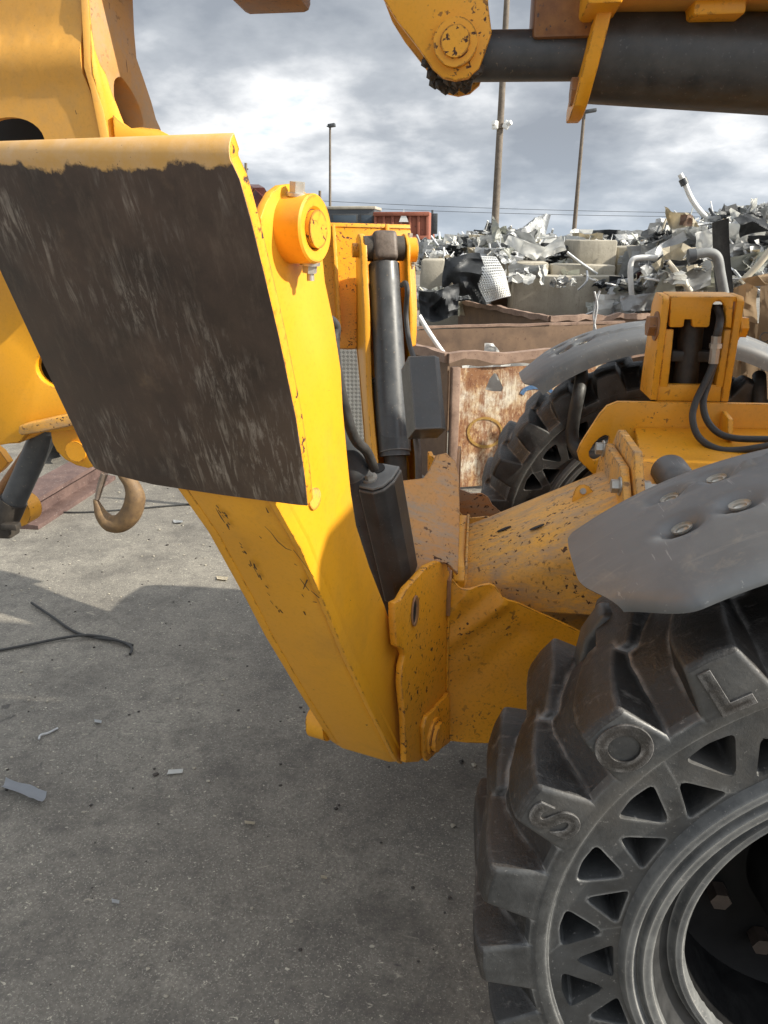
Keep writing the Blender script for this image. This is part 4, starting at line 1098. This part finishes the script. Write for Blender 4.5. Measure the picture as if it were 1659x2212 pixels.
def rail(p, q, h=.07, d=.06, wob=.006, seed=0):
    p, q = V(p), V(q); n = 26; bm = bmesh.new(); dr = (q-p).normalized(); sd = V((-dr.y, dr.x, 0)); rows = []
    for i in range(n+1):
        t = i/n; c = p.lerp(q, t); o = V((0, 0, noise.noise(V((t*9, seed, 0)))*wob*2))+sd*noise.noise(V((t*7, seed, 5)))*wob*2
        lo = h*(1+.45*noise.noise(V((t*11, seed, 9))))
        rows.append([bm.verts.new(c+o+sd*a+V((0, 0, b))) for a, b in ((-d/2, 0), (d/2, 0), (d/2, -lo), (-d/2, -lo))])
    for a, b in zip(rows, rows[1:]):
        for k in range(4): bm.faces.new((a[k-1], a[k], b[k], b[k-1]))
    bm.faces.new(rows[0]); bm.faces.new(rows[-1][::-1]); return bm
obj('rim_rail', rail(A, Nr, .060, .06, .012, 1), m_binrim, BN)
obj('rim_rail', rail(A, Fl, .06, .05, .006, 2), m_binrim, BN)
obj('rim_rail', rail(Fl, Fr, .02, .03, .004, 3), m_binrim, BN)
obj('corner_post', box((A.x+.05, A.y+.02, (GZ+zt)/2-.04), .055, .06, zt-GZ-.10, Matrix.Rotation(math.atan2(dn.y, dn.x), 3, 'Z'), .006), m_binrim, BN)
def stroke(px, w_, mat, name, off=.005):
    pts = [onbin(x, y, off) for x, y in resample(px, 6)]; bm = bmesh.new(); rows = []
    for i, p in enumerate(pts):
        d = (pts[min(i+1, len(pts)-1)]-pts[max(0, i-1)]).normalized(); s_ = d.cross(dnn).normalized()*(w_/2*(1+.35*noise.noise(p*14)))
        rows.append((bm.verts.new(p-s_), bm.verts.new(p+s_)))
    for a, b in zip(rows, rows[1:]): bm.faces.new((a[0], a[1], b[1], b[0]))
    bmesh.ops.solidify(bm, geom=bm.faces[:], thickness=.0015); return obj(name, bm, mat, BN)
m_ym = metalish('yellow_spray_mark', (.50, .30, .08), (.70, .48, .16), 60, .7)
m_bm = metalish('blue_spray_mark', (.08, .20, .42), (.20, .34, .55), 50, .7)
stroke([(1048+36*math.cos(R(a)), 934-31*math.sin(R(a))) for a in range(70, 432, 24)], .018, m_ym, 'painted_ring')
stroke([(1127, 852), (1134, 842), (1150, 836), (1170, 837), (1186, 842), (1200, 853)], .030, m_bm, 'painted_mark')
stroke([(1126, 914), (1134, 906), (1150, 902)], .035, m_bm, 'painted_mark')
sheet('sheet_offcut', [(1000, 790), (1150, 785), (1150, 880), (1000, 880)], ya+.35, .05, m_white, 'white crumpled sheet inside the rusty bin, seen through its torn hole', seed=3)
sheet('sheet_offcut', [(1050, 742), (1068, 740), (1078, 762), (1046, 764)], ya+.4, .05, m_white, 'small bright torn corner poking up over the near rim of the rusty bin', seed=8, n=6, fold=9)

# ---- second bin, standing askew behind
z2 = .97
Lc, Nc, Rc, Fc = onz(991, 646, z2), onz(1188, 682, z2), onz(1430, 676, z2), onz(1184, 634, z2)
B2 = empty('scrap_bin', V((Nc.x, Nc.y, GZ)))
tag(B2, 'brown rusty open bin set askew behind the white-painted bin, empty inside', 'bin')
Fr2 = Fc+(Rc-Nc)
for p, q, nm in ((Nc, Lc, 'side_wall'), (Rc, Nc, 'front_panel'), (Lc, Fc, 'back_wall'), (Fc, Fr2, 'back_wall'), (Fr2, Rc, 'side_wall')):
    obj(nm, wall(p, q, GZ+.02, z2-.02, .014), m_binin, B2)
for i, (p, q) in enumerate(((Lc, Nc), (Nc, Rc), (Lc, Fc), (Fc, Fr2))):
    obj('rim_rail', rail(p, q, .05 if i < 2 else .015, .05 if i < 2 else .02, .012, 5+i), m_binrim, B2)

# twisted wires hooked on the bins
for i, pts in enumerate([[(1278, 760), (1284, 700), (1290, 660), (1284, 630)], [(1292, 762), (1286, 710), (1282, 680), (1290, 645), (1296, 628)]]):
    o = obj('twisted_wire', tube([ony(x, y, ya+.9) for x, y in pts], .008, 6), m_alu, smooth=60, org=ony(*pts[0], ya+.9))
    tag(o, ['pale straight wire standing up from the near bin beside the grey far fender', 'pale kinked wire standing up from the near bin beside the grey far fender'][i], 'wire')
pts = [(905, 682), (925, 715), (950, 752), (962, 768)]
tag(obj('metal_rod', tube([ony(x, y, ya+.25) for x, y in pts], .016, 8), m_white, smooth=60, org=ony(*pts[0], ya+.25)), 'thin white rod leaning over the left corner of the near bin', 'rod')

# ---- concrete blocks
def block(x0, y0, x1, y1, y, dep, label, rz=0.0, top=.02):
    a, b = ony(x0, y1, y), ony(x1, y0, y)
    c = V(((a.x+b.x)/2, y+dep/2, (a.z+b.z)/2))
    bm = box(c, b.x-a.x, dep, b.z-a.z, Matrix.Rotation(rz, 3, 'Z'), .025, 2)
    for v in bm.verts: v.co += noise.noise_vector(v.co*3)*.012
    return tag(obj('concrete_block', bm, m_conc, org=(c.x, c.y, a.z)), label, 'concrete block', 'concrete blocks walling the scrap pile')
block(905, 561, 963, 640, 7.9, .8, 'small square concrete block beside the yellow far leg, under pale scrap', .05)
block(1100, 598, 1345, 700, 8.2, .8, 'longest and lowest concrete block, right behind the brown bins', .03)
block(1063, 566, 1185, 625, 8.5, .8, 'concrete block under the white crumpled sheet, half hidden by mesh')
block(1188, 572, 1330, 622, 8.6, .8, 'flat concrete block between the long low block and the tall one')
block(1236, 518, 1328, 600, 8.9, .9, 'tall pale concrete block with a diagonal shadow, right of the white sheet', .1)
block(1330, 532, 1400, 600, 9.1, .8, 'dull concrete block just right of the tall pale one')
block(1348, 510, 1430, 540, 13.5, .9, 'farthest concrete block, its top just showing on the skyline')
block(905, 590, 1100, 720, 10.2, .8, 'concrete block low behind the dark grey scrap')

# ---- scrap: the pieces one can tell apart
sheet('crumpled_sheet', [(1092, 512), (1150, 475), (1190, 472), (1178, 530)], 9.2, .22, m_alu, 'dark-sided curled sheet at the top of the middle heap, behind the white one', seed=1, fold=2.4, dy=(0, .5, .5, 0))
sheet('crumpled_sheet', [(1098, 508), (1185, 535), (1160, 560), (1088, 528)], 8.7, .16, m_white, 'big white crumpled sheet on the middle heap', seed=2, fold=2.2)
sheet('crumpled_sheet', [(1160, 545), (1214, 512), (1222, 540), (1172, 560)], 8.7, .16, m_white, 'small white sheet curled upward at the right end of the big white one', seed=12, fold=2.6)
sheet('crumpled_sheet', [(1062, 466), (1078, 485), (1096, 528), (1066, 524)], 8.9, .15, m_green, 'upright pale green shard at the foot of the camera pole', seed=4, fold=3)
sheet('crumpled_sheet', [(956, 555), (1040, 548), (1062, 652), (962, 655)], 7.6, .30, m_dgrey, 'dark grey draped sheet left of the pale wire mesh', seed=5, fold=2.6)
sheet('crumpled_sheet', [(905, 628), (985, 620), (992, 685), (905, 690)], 7.0, .22, m_dgrey, 'crushed dark plastic lying low beside the far leg', seed=6, fold=3.4)
sheet('crumpled_sheet', [(1008, 535), (1065, 530), (1072, 562), (1012, 568)], 9.0, .20, m_beige, 'greenish beige torn sheet above the wire mesh', seed=7, fold=4)
sheet('crumpled_sheet', [(1185, 570), (1222, 560), (1218, 600), (1180, 598)], 9.0, .2, m_green, 'pale green scrap hanging over the concrete blocks below the white sheet', seed=9, fold=4)
sheet('crumpled_sheet', [(1225, 560), (1262, 562), (1260, 590), (1215, 592)], 9.2, .22, m_white, 'white torn scraps in front of the tall concrete block', seed=10, fold=5)
sheet('torn_panel', [(1430, 448), (1492, 462), (1510, 492), (1450, 492)], 7.6, .16, m_beige, 'broken beige panel jutting left from the top of the right heap', seed=13, fold=4.5)
sheet('torn_panel', [(1470, 462), (1500, 468), (1500, 490), (1470, 486)], 7.5, .10, m_binrim, 'reddish torn patch on the broken beige panel of the right heap', seed=23, fold=5)
sheet('torn_panel', [(1408, 572), (1470, 533), (1494, 572), (1432, 606)], 7.0, .10, m_beige, 'pale ragged panel in the sun in the middle of the right heap', seed=14, fold=3.4)
sheet('bent_channel', [(1396, 545), (1478, 503), (1484, 520), (1412, 562)], 7.3, .10, m_alu, 'long grey channel slanting above the pale ragged panel', seed=15, fold=2.4)
sheet('crumpled_sheet', [(1480, 572), (1534, 560), (1538, 618), (1476, 630)], 6.9, .12, m_alu, 'grey curved sheet beside the grey elbow pipe', seed=16, fold=2.6)
sheet('crumpled_sheet', [(1420, 610), (1445, 560), (1460, 632), (1412, 650)], 6.8, .10, m_green, 'pale green bent sheet standing left of the yellow bracket', seed=17, fold=3)
sheet('crumpled_sheet', [(1560, 490), (1680, 432), (1690, 470), (1575, 500)], 7.6, .18, m_alu, 'silver crest of torn sheet on top of the right heap', seed=18, fold=4)
sheet('crumpled_sheet', [(1578, 555), (1640, 548), (1648, 592), (1580, 598)], 7.2, .12, m_green, 'flat pale green sheet right of the black strap', seed=19, fold=2.4)
sheet('crumpled_sheet', [(1622, 590), (1690, 500), (1700, 530), (1634, 605)], 7.0, .12, m_green, 'long green sheet slanting up at the right edge', seed=20, fold=3)
sheet('crumpled_sheet', [(1590, 505), (1615, 500), (1618, 522), (1588, 530)], 7.4, .10, m_white, 'small white flap under the silver crest', seed=21, fold=4)
sheet('crumpled_sheet', [(1376, 590), (1432, 578), (1434, 618), (1380, 622)], 7.4, .10, flat('maroon_plate', (.07, .02, .02), .5), 'maroon plate in the shade of the pale ragged panel', seed=22, fold=3)
m_gpipe = flat('dull_grey_pipe', (.20, .205, .20), .55, 0, .25)
def pipe(name, px, y, r, mat, label, cat='pipe', dy=None):
    pts = [ony(a, b, y+(dy[i] if dy else 0)) for i, (a, b) in enumerate(px)]
    return tag(obj(name, tube(pts, r, 14), mat, smooth=60, org=pts[-1]), label, cat)
p_ = pipe('bent_pipe', [(1469, 376), (1479, 396), (1494, 430), (1516, 460), (1542, 482)], 8.0, [.026, .027, .027, .028, .028], m_white, 'pale bent pipe rising highest from the right heap against the sky')
obj('pipe_collar', cyl(ony(1474, 386, 8.0), ony(1480, 399, 8.0), .042, seg=14), m_dgrey, p_)
pipe('white_pipe', [(1420, 557), (1380, 557), (1364, 566), (1362, 600), (1366, 652)], 7.2, .028, m_white, 'white tubular frame bent down at the left side of the right heap')
e_ = pipe('elbow_pipe', [(1500, 551), (1530, 546), (1549, 556), (1556, 590), (1566, 645)], 6.2, .042, m_gpipe, 'grey elbow pipe standing behind the yellow bracket')
obj('pipe_mouth', cyl(ony(1486, 553, 6.2), ony(1502, 551, 6.2), .058, seg=18), m_dgrey, e_)
c4 = [(1540, 480), (1576, 470), (1584, 645), (1546, 645)]
sheet('rubber_strap', c4, 6.6, .06, m_hose, 'black rubber strap hanging upright behind the grey elbow pipe', 'strap', seed=31, fold=1.2)
for i, (px, lab) in enumerate([([(1316, 655), (1350, 610), (1392, 580)], 'dark thin bar slanting in front of the lowest concrete block'), ([(1225, 545), (1255, 568), (1290, 592)], 'thin pale rod slanting across the tall concrete block'), ([(1442, 565), (1470, 600), (1492, 630)], 'pale straight strip slanting across the ragged panel'), ([(1600, 610), (1640, 570), (1675, 525)], 'pale strip slanting up beside the green sheets'), ([(1384, 520), (1400, 505), (1436, 512)], 'thin bent bar on the skyline left of the right heap')]):
    pipe('metal_rod', px, [8.0, 8.6, 6.7, 6.8, 9.5][i], [.022, .016, .026, .03, .022][i], [m_dgrey, m_alu, m_beige, m_beige, m_wood][i], lab, 'rod')
# wire mesh: bent welded grid
bm = bmesh.new()
C4 = [ony(1012, 545, 7.9), ony(1072, 560, 7.8), ony(1108, 640, 7.5), ony(1050, 655, 7.4)]
def bil(a, b):
    p = (C4[0]*(1-b)+C4[1]*b)*(1-a)+(C4[3]*(1-b)+C4[2]*b)*a; return p+V((0, -.25*math.sin(a*3)*math.sin(b*3), 0))+noise.noise_vector(p*3)*.06
for i in range(15): join(bm, tube([bil(k/6, i/14) for k in range(7)], .008, 4, sub=2))
for i in range(18): join(bm, tube([bil(i/17, k/6) for k in range(7)], .008, 4, sub=2))
tag(obj('wire_mesh', bm, m_white, smooth=0, org=C4[3]), 'pale bent wire mesh hanging over the concrete blocks', 'wire mesh')

# heap: everything else in the piles, nobody could count it
def heap(name, spots, label, seed):
    rnd = random.Random(seed); bm = bmesh.new()
    for (px, py, y, sp, n) in spots:
        for _ in range(int(n*MUL)):
            c = ony(px+rnd.gauss(0, sp), py+abs(rnd.gauss(0, sp*.42)), y+rnd.uniform(-.3, .9)); c.z = max(c.z, GZ+.1)
            k = rnd.random(); q = bmesh.new(); mi = rnd.choices([0, 1, 2, 3, 4], [5, 7, 1.2, 1.0, 1.5])[0]
            e = V((rnd.gauss(0, 1), rnd.gauss(0, 1), rnd.gauss(0, .7))).normalized()
            if k < .66:
                s1 = .04+.20*rnd.random()**2; s2 = s1*rnd.uniform(.12, .8); u, v = basis(e); nn = 5; g = []
                for i in range(nn+1):
                    g.append([q.verts.new(c+u*s1*(i/nn-.5)*2+v*s2*(j/nn-.5)*2+e*.07*abs(noise.noise((c+u*i*.16+v*j*.12)*4+V((seed, 0, 0))))*2+noise.noise_vector(c*5+V((i, j, 0)))*.02) for j in range(nn+1)])
                for i in range(nn):
                    for j in range(nn): q.faces.new((g[i][j], g[i][j+1], g[i+1][j+1], g[i+1][j]))
                bmesh.ops.solidify(q, geom=q.faces[:], thickness=.006)
            else:
                ln = rnd.uniform(.12, .5); u, v = basis(e)
                q = tube([c-e*ln*.5, c+u*rnd.uniform(-.08, .08), c+e*ln*.5], rnd.uniform(.004, .016), 5, sub=3)
            for f in q.faces: f.material_index = mi
            join(bm, q)
    o = obj(name, bm, [m_white, m_alu, m_green, m_beige, m_dgrey], smooth=20)
    return tag(o, label, 'scrap heap', kind='stuff')
MUL = 3.2
heap('scrap_heap', [(935, 535, 10.5, 26, 60), (985, 532, 10, 26, 60), (1040, 525, 9.8, 26, 70), (1105, 525, 9.6, 24, 60), (1160, 545, 9.4, 26, 50), (1225, 535, 10.2, 16, 24), (1075, 505, 9.8, 16, 26), (1150, 512, 9.6, 22, 26), (960, 560, 9.0, 24, 26), (1290, 520, 11, 26, 22), (1240, 600, 8.1, 34, 10), (1130, 590, 8.1, 24, 8), (1085, 548, 8.6, 18, 16), (930, 640, 7.6, 22, 30), (1270, 515, 13, 20, 14), (1320, 660, 7.6, 16, 20)], 'mixed pale scrap metal heaped over the concrete blocks', 3)
heap('scrap_heap', [(1370, 520, 10.6, 22, 30), (1420, 560, 8.2, 24, 50), (1390, 615, 7.6, 22, 40), (1470, 510, 8, 24, 60), (1520, 520, 8, 26, 60), (1590, 520, 7.8, 30, 80), (1640, 540, 7.6, 30, 70), (1500, 600, 7.4, 26, 50), (1610, 600, 7.2, 24, 40), (1640, 475, 8.2, 22, 36), (1700, 540, 7.6, 40, 60), (1560, 478, 8.0, 22, 30), (1625, 462, 8.0, 24, 34), (1480, 488, 8.2, 14, 16), (1440, 590, 7.0, 16, 14), (1500, 560, 7.0, 18, 14)], 'mixed scrap metal piled high at the right', 11)

# tread plate leaning behind the near leg
pn = [ony(x, y, 3.3) for x, y in ((716, 742), (806, 742), (842, 1090), (740, 1095))]
o = obj('tread_plate', plate(pn, V((0, .01, 0)), bevel=0), m_mesh, org=pn[3]); tag(o, 'patterned grey metal sheet standing between the two stabilizer legs', 'metal sheet')

# ---- cardboard bale at the right edge
CBp = ony(1590, 880, 3.9)
CBL = empty('cardboard_bale', V((CBp.x+.2, 4.1, GZ)))
tag(CBL, 'bale of torn brown cardboard standing behind the far fender at the right edge', 'cardboard')
sp = [([(1586, 622), (1614, 612), (1612, 900), (1586, 900)], 3.95, m_card), ([(1612, 612), (1640, 622), (1634, 700), (1606, 690)], 3.85, m_card), ([(1604, 690), (1640, 700), (1640, 960), (1600, 960)], 3.95, m_cardd), ([(1642, 618), (1760, 608), (1760, 960), (1630, 960)], 3.80, m_cardd), ([(1600, 600), (1700, 585), (1720, 612), (1620, 618)], 4.2, m_card), ([(1640, 600), (1760, 578), (1780, 612), (1650, 612)], 4.0, m_card), ([(1560, 780), (1640, 780), (1640, 1010), (1560, 1010)], 4.3, m_cardd)]
for i, (c4, y, mt) in enumerate(sp):
    obj('cardboard_sheet', crumple_bm(c4, [y]*4, .05, 12, 40+i, .012, 5), mt, CBL, smooth=25)
obj('bale_core', box((CBp.x+.75, 4.65, .55), 1.3, 1.2, 1.0, bevel=.05), m_cardd, CBL)
for i, (ch, x, y, sz) in enumerate((('OD', 1636, 738, .085), ('3C', 1640, 800, .10))):
    cu = bpy.data.curves.new('t', 'FONT'); cu.body = ch; cu.size = sz; cu.extrude = .001
    q = bpy.data.objects.new('t', cu); COL.objects.link(q); me = bpy.data.meshes.new_from_object(q.evaluated_get(bpy.context.evaluated_depsgraph_get()))
    b = bmesh.new(); b.from_mesh(me); bpy.data.objects.remove(q)
    mt = Matrix.Rotation(R(90), 4, 'X'); mt = Matrix.Rotation(R(6), 4, 'Y') @ mt; mt.translation = ony(x, y, 3.70)
    bmesh.ops.transform(b, matrix=mt, verts=b.verts); obj('printed_mark', b, m_drk, CBL)

# ---- far things: poles, container, lorry, wires, tree line
def pole(name, px, base_px, top_px, y, r0, r1, mat, label, cat):
    b = ony(*base_px, y); t = ony(*top_px, y); d = (t-b)/(t.z-b.z)
    b = b+d*(GZ-b.z)
    return tag(obj(name, cyl(b, t, r0, r1, seg=14), mat, smooth=60, org=b), label, cat), b, t
PO, b, t = pole('camera_pole', 0, (1070, 470), (1095, 0), 26, .14, .09, m_wood, 'weathered wooden pole carrying white security cameras', 'pole')
k0 = ony(1080, 273, 26)
cr_ = obj('camera_bracket', box(k0+V((0, -.12, -.03)), .42, .08, .08, bevel=.01), m_wood, PO)
for dx, rz in ((-.16, 0), (.20, .5)):
    c = k0+V((dx, -.16, .02)); obj('security_camera', join(box(c, .20, .16, .24, Matrix.Rotation(rz, 3, 'Y'), .03), cyl(c, c+V((.14 if dx > 0 else -.06, -.10, .06)), .07, seg=14, bevel=.01)), m_white, PO)
for (bp, tp, y, r0, lab) in (((1240, 500), (1262, 242), 42, .13, 'tall lamp post with a single flat head, right of the camera pole'), ((713, 445), (713, 272), 60, .12, 'distant thin lamp post rising behind the yellow pin boss')):
    LP, b, t = pole('lamp_post', 0, bp, tp, y, r0, r0*.62, m_wood, lab, 'lamp post')
    s_ = y/42
    obj('lamp_head', join(box(t+V((.22*s_*(1 if y < 50 else .4), 0, .03)), .75*s_*(1 if y < 50 else .5), .34*s_, .16*s_, Matrix.Rotation(R(-8), 3, 'Y'), .03), box(t+V((-.1, 0, -.02)), .3, .1, .08)), m_dgrey, LP)
UP_, b, t = pole('utility_pole', 0, (531, 430), (531, 352), 70, .16, .12, m_wood, 'short distant utility pole beside the big foot plate', 'pole')
obj('cross_arm', box(t+V((-.3, 0, -.5)), 1.0, .1, .12), m_wood, UP_)
UP_, b, t = pole('utility_pole', 0, (691, 440), (691, 412), 80, .16, .14, m_wood, 'stubby distant pole left of the thin lamp post', 'pole')
for i, (y0, y1) in enumerate(((424, 462), (436, 470))):
    o = obj('power_line', tube([ony(500+120*k, y0+(y1-y0)*k/10+8*math.sin(math.pi*k/10), 75) for k in range(11)], .022, 5, sub=2), m_dgrey, smooth=60)
    tag(o, ['upper thin power line across the distant sky', 'lower thin power line across the distant sky'][i], 'power line')
# container (open-topped, ribbed)
m_red = metalish('red_container_paint', (.22, .065, .035), (.33, .11, .065), 1.2, .65, 0, .1, spots=(.15, .05, .03))
yc = 36; a, b = ony(808, 525, yc), ony(926, 457, yc)
RCn = empty('shipping_container', V((a.x, yc, GZ))); tag(RCn, 'red-brown ribbed roll-off container on the skyline behind the far leg', 'container')
W_ = b.x-a.x; H_ = b.z
obj('body', box((a.x+W_/2, yc+2.6, (H_+.6)/2), W_, 5, H_-.6, bevel=.02), m_red, RCn)
for k in range(7):
    obj('rib', box((a.x+.06+(W_-.12)*k/6, yc+.06, (H_+.6)/2), .12, .14, H_-.62, bevel=.01), m_red, RCn)
for z in (.75, 1.7, H_-.10): obj('rail', box((a.x+W_/2, yc+.03, z), W_+.06, .20, .16, bevel=.01), m_red, RCn)
obj('hinge_post', box((b.x+.16, yc+.2, H_*.55), .10, .12, H_*.95, bevel=.01), m_dgrey, RCn)
obj('latch_box', box((b.x+.30, yc+.2, 2.3), .22, .2, .9, bevel=.02), m_dgrey, RCn)
c = ony(872, 467, yc-.05); obj('white_mark', plate([c+V((-.22, 0, -.25)), c+V((.22, 0, -.25)), c+V((0, 0, .30))], V((0, .02, 0)), bevel=0), m_white, RCn)
yt = 37; a, b = ony(690, 520, yt), ony(809, 450, yt)
TR = empty('lorry', V((a.x, yt, GZ))); tag(TR, 'dark grey lorry body with black windows beside the red container', 'lorry')
m_lor = flat('dark_lorry_paint', (.055, .06, .065), .45); wl_ = b.x-a.x
obj('body', box((a.x+wl_/2, yt+1.2, (b.z+.5)/2), wl_, 2.4, b.z-.5, bevel=.06), m_lor, TR)
obj('roof_edge', box((a.x+wl_/2, yt+1.2, b.z+.03), wl_+.08, 2.5, .14, bevel=.03), m_conc, TR)
for x0, x1 in ((718, 772), (778, 806)):
    p, q = ony(x0, 492, yt-.02), ony(x1, 462, yt-.02)
    f = obj('window', box(((p.x+q.x)/2, yt-.012, (p.z+q.z)/2), q.x-p.x, .03, q.z-p.z, bevel=.005), m_blk, TR)
    obj('pane', box(((p.x+q.x)/2, yt-.03, (p.z+q.z)/2), q.x-p.x-.12, .02, q.z-p.z-.12, bevel=.005), flat('lorry_glass', (.06, .08, .10), .1, 0, .1), f)
m_tree = flat('far_foliage', (.05, .065, .045), .9, 0, .5, sc=.3)
bm = bmesh.new(); rnd = random.Random(2)
for i in range(420):
    x = -130+i*.9+rnd.uniform(-.5, .5); q = bmesh.new(); bmesh.ops.create_icosphere(q, subdivisions=1, radius=1.0)
    h = 1.3+1.2*abs(noise.noise(V((x*.05, 0, 0))))+rnd.uniform(0, .5)
    for v in q.verts: v.co = V((v.co.x*rnd.uniform(.7, 1.3), v.co.y, v.co.z*h*.6))
    bmesh.ops.translate(q, verts=q.verts, vec=(x, 190+rnd.uniform(-6, 6), h*.5)); join(bm, q)
tag(obj('tree_line', bm, m_tree, smooth=0), 'low dark line of far-off trees along the horizon', 'trees', kind='stuff')

# ================================================================ ON THE GROUND
def gp(x, y, h=.0): return onz(x, y, GZ+h)
o = obj('black_cable', tube([gp(68, 1302, .012), gp(110, 1330, .010), gp(160, 1364, .008), gp(205, 1377, .010), gp(255, 1384, .014), gp(284, 1398, .010), gp(281, 1413, .008)], .0058, 8), m_hose, smooth=60, org=gp(160, 1364))
tag(o, 'short end of black cable lying on the concrete, upper strand with the frayed tip', 'cable')
o = obj('black_cable', tube([gp(-30, 1410, .008), gp(60, 1393, .010), gp(130, 1379, .012), gp(182, 1372, .022), gp(230, 1377, .012), gp(287, 1394, .008)], .0058, 8), m_hose, smooth=60, org=gp(60, 1393))
tag(o, 'long black cable entering from the left edge across the concrete', 'cable')
tag(obj('wire_strand', tube([gp(55, 1103, .006), gp(170, 1107, .006), gp(280, 1100, .006), gp(400, 1090, .006), gp(520, 1082, .006)], .006, 6), m_hose, smooth=60, org=gp(170, 1107)), 'thin dark wire lying straight across the sunlit concrete behind the hook', 'wire')
def ground_sheet(name, px, amp, mat, label, cat, seed, lift=.012):
    P = [gp(x, y, lift) for x, y in px]; n = 10; bm = bmesh.new(); g = []
    for i in range(n+1):
        row = []
        for j in range(n+1):
            a, b = i/n, j/n; p = (P[0]*(1-b)+P[1]*b)*(1-a)+(P[3]*(1-b)+P[2]*b)*a
            row.append(bm.verts.new(p+V((0, 0, amp*(abs(noise.noise(p*14+V((seed, 0, 0))))*1.5)+amp*.6*(2*a-1)**2))))
        g.append(row)
    for i in range(n):
        for j in range(n): bm.faces.new((g[i][j], g[i][j+1], g[i+1][j+1], g[i+1][j]))
    bmesh.ops.solidify(bm, geom=bm.faces[:], thickness=.002)
    return tag(obj(name, bm, mat, smooth=40, org=P[0]), label, cat)
ground_sheet('plastic_strip', [(18, 1685), (55, 1697), (104, 1712), (90, 1737)][:0] or [(14, 1686), (102, 1716), (92, 1738), (3, 1704)], .014, flat('grey_plastic_film', (.42, .44, .47), .4, 0, .1), 'crumpled grey plastic strip lying at the left edge of the concrete', 'plastic', 1)
ground_sheet('paper_scrap', [(364, 1664), (396, 1663), (394, 1672), (360, 1674)], .004, flat('white_paper', (.75, .75, .72), .7, 0, .05), 'small flat white scrap alone on the shaded concrete', 'litter', 2, .004)
tag(obj('metal_rod', tube([gp(84, 1597, .006), gp(88, 1588, .010), gp(105, 1583, .006), gp(125, 1573, .006)], .004, 6), m_alu, smooth=60, org=gp(105, 1583)), 'short thin bent metal rod lying above the grey plastic strip', 'rod')
# rusty steel beam lying at the back left
p, q = gp(40, 1112, .09), gp(215, 1008, .09)
d = (q-p).normalized(); sd = V((-d.y, d.x, 0)); bm = bmesh.new()
pr = [(-.11, -.09), (.11, -.09), (.11, -.065), (.02, -.055), (.02, .055), (.11, .065), (.11, .09), (-.11, .09), (-.11, .065), (-.02, .055), (-.02, -.055), (-.11, -.065)]
r0 = [bm.verts.new(p+sd*a+V((0, 0, b))) for a, b in pr]; r1 = [bm.verts.new(q+sd*a+V((0, 0, b))) for a, b in pr]
for i in range(len(pr)): bm.faces.new((r0[i-1], r0[i], r1[i], r1[i-1]))
bm.faces.new(r0); bm.faces.new(r1[::-1])
tag(obj('steel_beam', bm, metalish('purple_brown_rust', (.075, .045, .04), (.15, .095, .08), 14, .75, 0, .3, spots=(.3, .25, .22)), org=p), 'rusty brown steel beam lying on the concrete behind the grey cylinder', 'steel beam')
ground_sheet('metal_offcut', [(100, 930), (150, 925), (160, 1000), (95, 1010)], .12, m_dgrey, 'dark offcut lying behind the rusty beam', 'scrap', 6)
# grit and crumbs
rnd = random.Random(7); bm = bmesh.new()
for i in range(900):
    c = V((rnd.uniform(-3.4, .4), rnd.uniform(-.1, 4.2), GZ)); s_ = rnd.uniform(.0015, .005)*(1.6 if rnd.random() < .08 else 1)
    q = bmesh.new(); bmesh.ops.create_icosphere(q, subdivisions=1, radius=s_)
    for v in q.verts: v.co = V((v.co.x*rnd.uniform(.7, 2.0), v.co.y*rnd.uniform(.7, 1.6), v.co.z*.7))
    bmesh.ops.translate(q, verts=q.verts, vec=c+V((0, 0, s_*.5)))
    mi = 0 if rnd.random() < .6 else 1
    for f in q.faces: f.material_index = mi
    join(bm, q)
tag(obj('grit', bm, [m_conc, m_drk], smooth=0), 'loose grit and crumbs scattered over the concrete', 'grit', kind='stuff')

rnd = random.Random(21)
flk = [((212, 1560), 'thin curled silver shaving on the shaded concrete, left of the cable ends'), ((540, 1780), 'tiny pale flake on the shaded concrete below the yellow leg'), ((250, 1950), 'small beige chip alone in the lower left of the concrete'), ((480, 1250), 'small pale flake close to the left edge of the yellow leg'), ((385, 1128), 'small white flake on the sunlit concrete under the hook'), ((700, 1900), 'pale sliver on the concrete nearest the big tyre')]
for i, ((x, y), lab) in enumerate(flk):
    w_, h_ = rnd.uniform(7, 14), rnd.uniform(3, 6)
    ground_sheet('metal_flake', [(x-w_, y-h_), (x+w_, y-h_*.4), (x+w_*.8, y+h_), (x-w_*.9, y+h_*.6)], .006, [m_alu, m_beige][i % 2], lab, 'flake', 30+i, .004)

sheet('crumpled_sheet', [(1586, 470), (1655, 450), (1662, 500), (1600, 520)], 7.2, .20, m_dgrey, 'dark folded sheet in the shade just under the silver crest', seed=51, fold=3)
sheet('crumpled_sheet', [(1500, 505), (1548, 488), (1552, 530), (1508, 545)], 7.0, .16, m_white, 'white buckled sheet left of the black rubber strap', seed=52, fold=3.4)
sheet('crumpled_sheet', [(1345, 640), (1420, 632), (1425, 668), (1350, 672)], 7.0, .12, m_alu, 'silver crushed sheet at the foot of the white tubular frame', seed=53, fold=4)
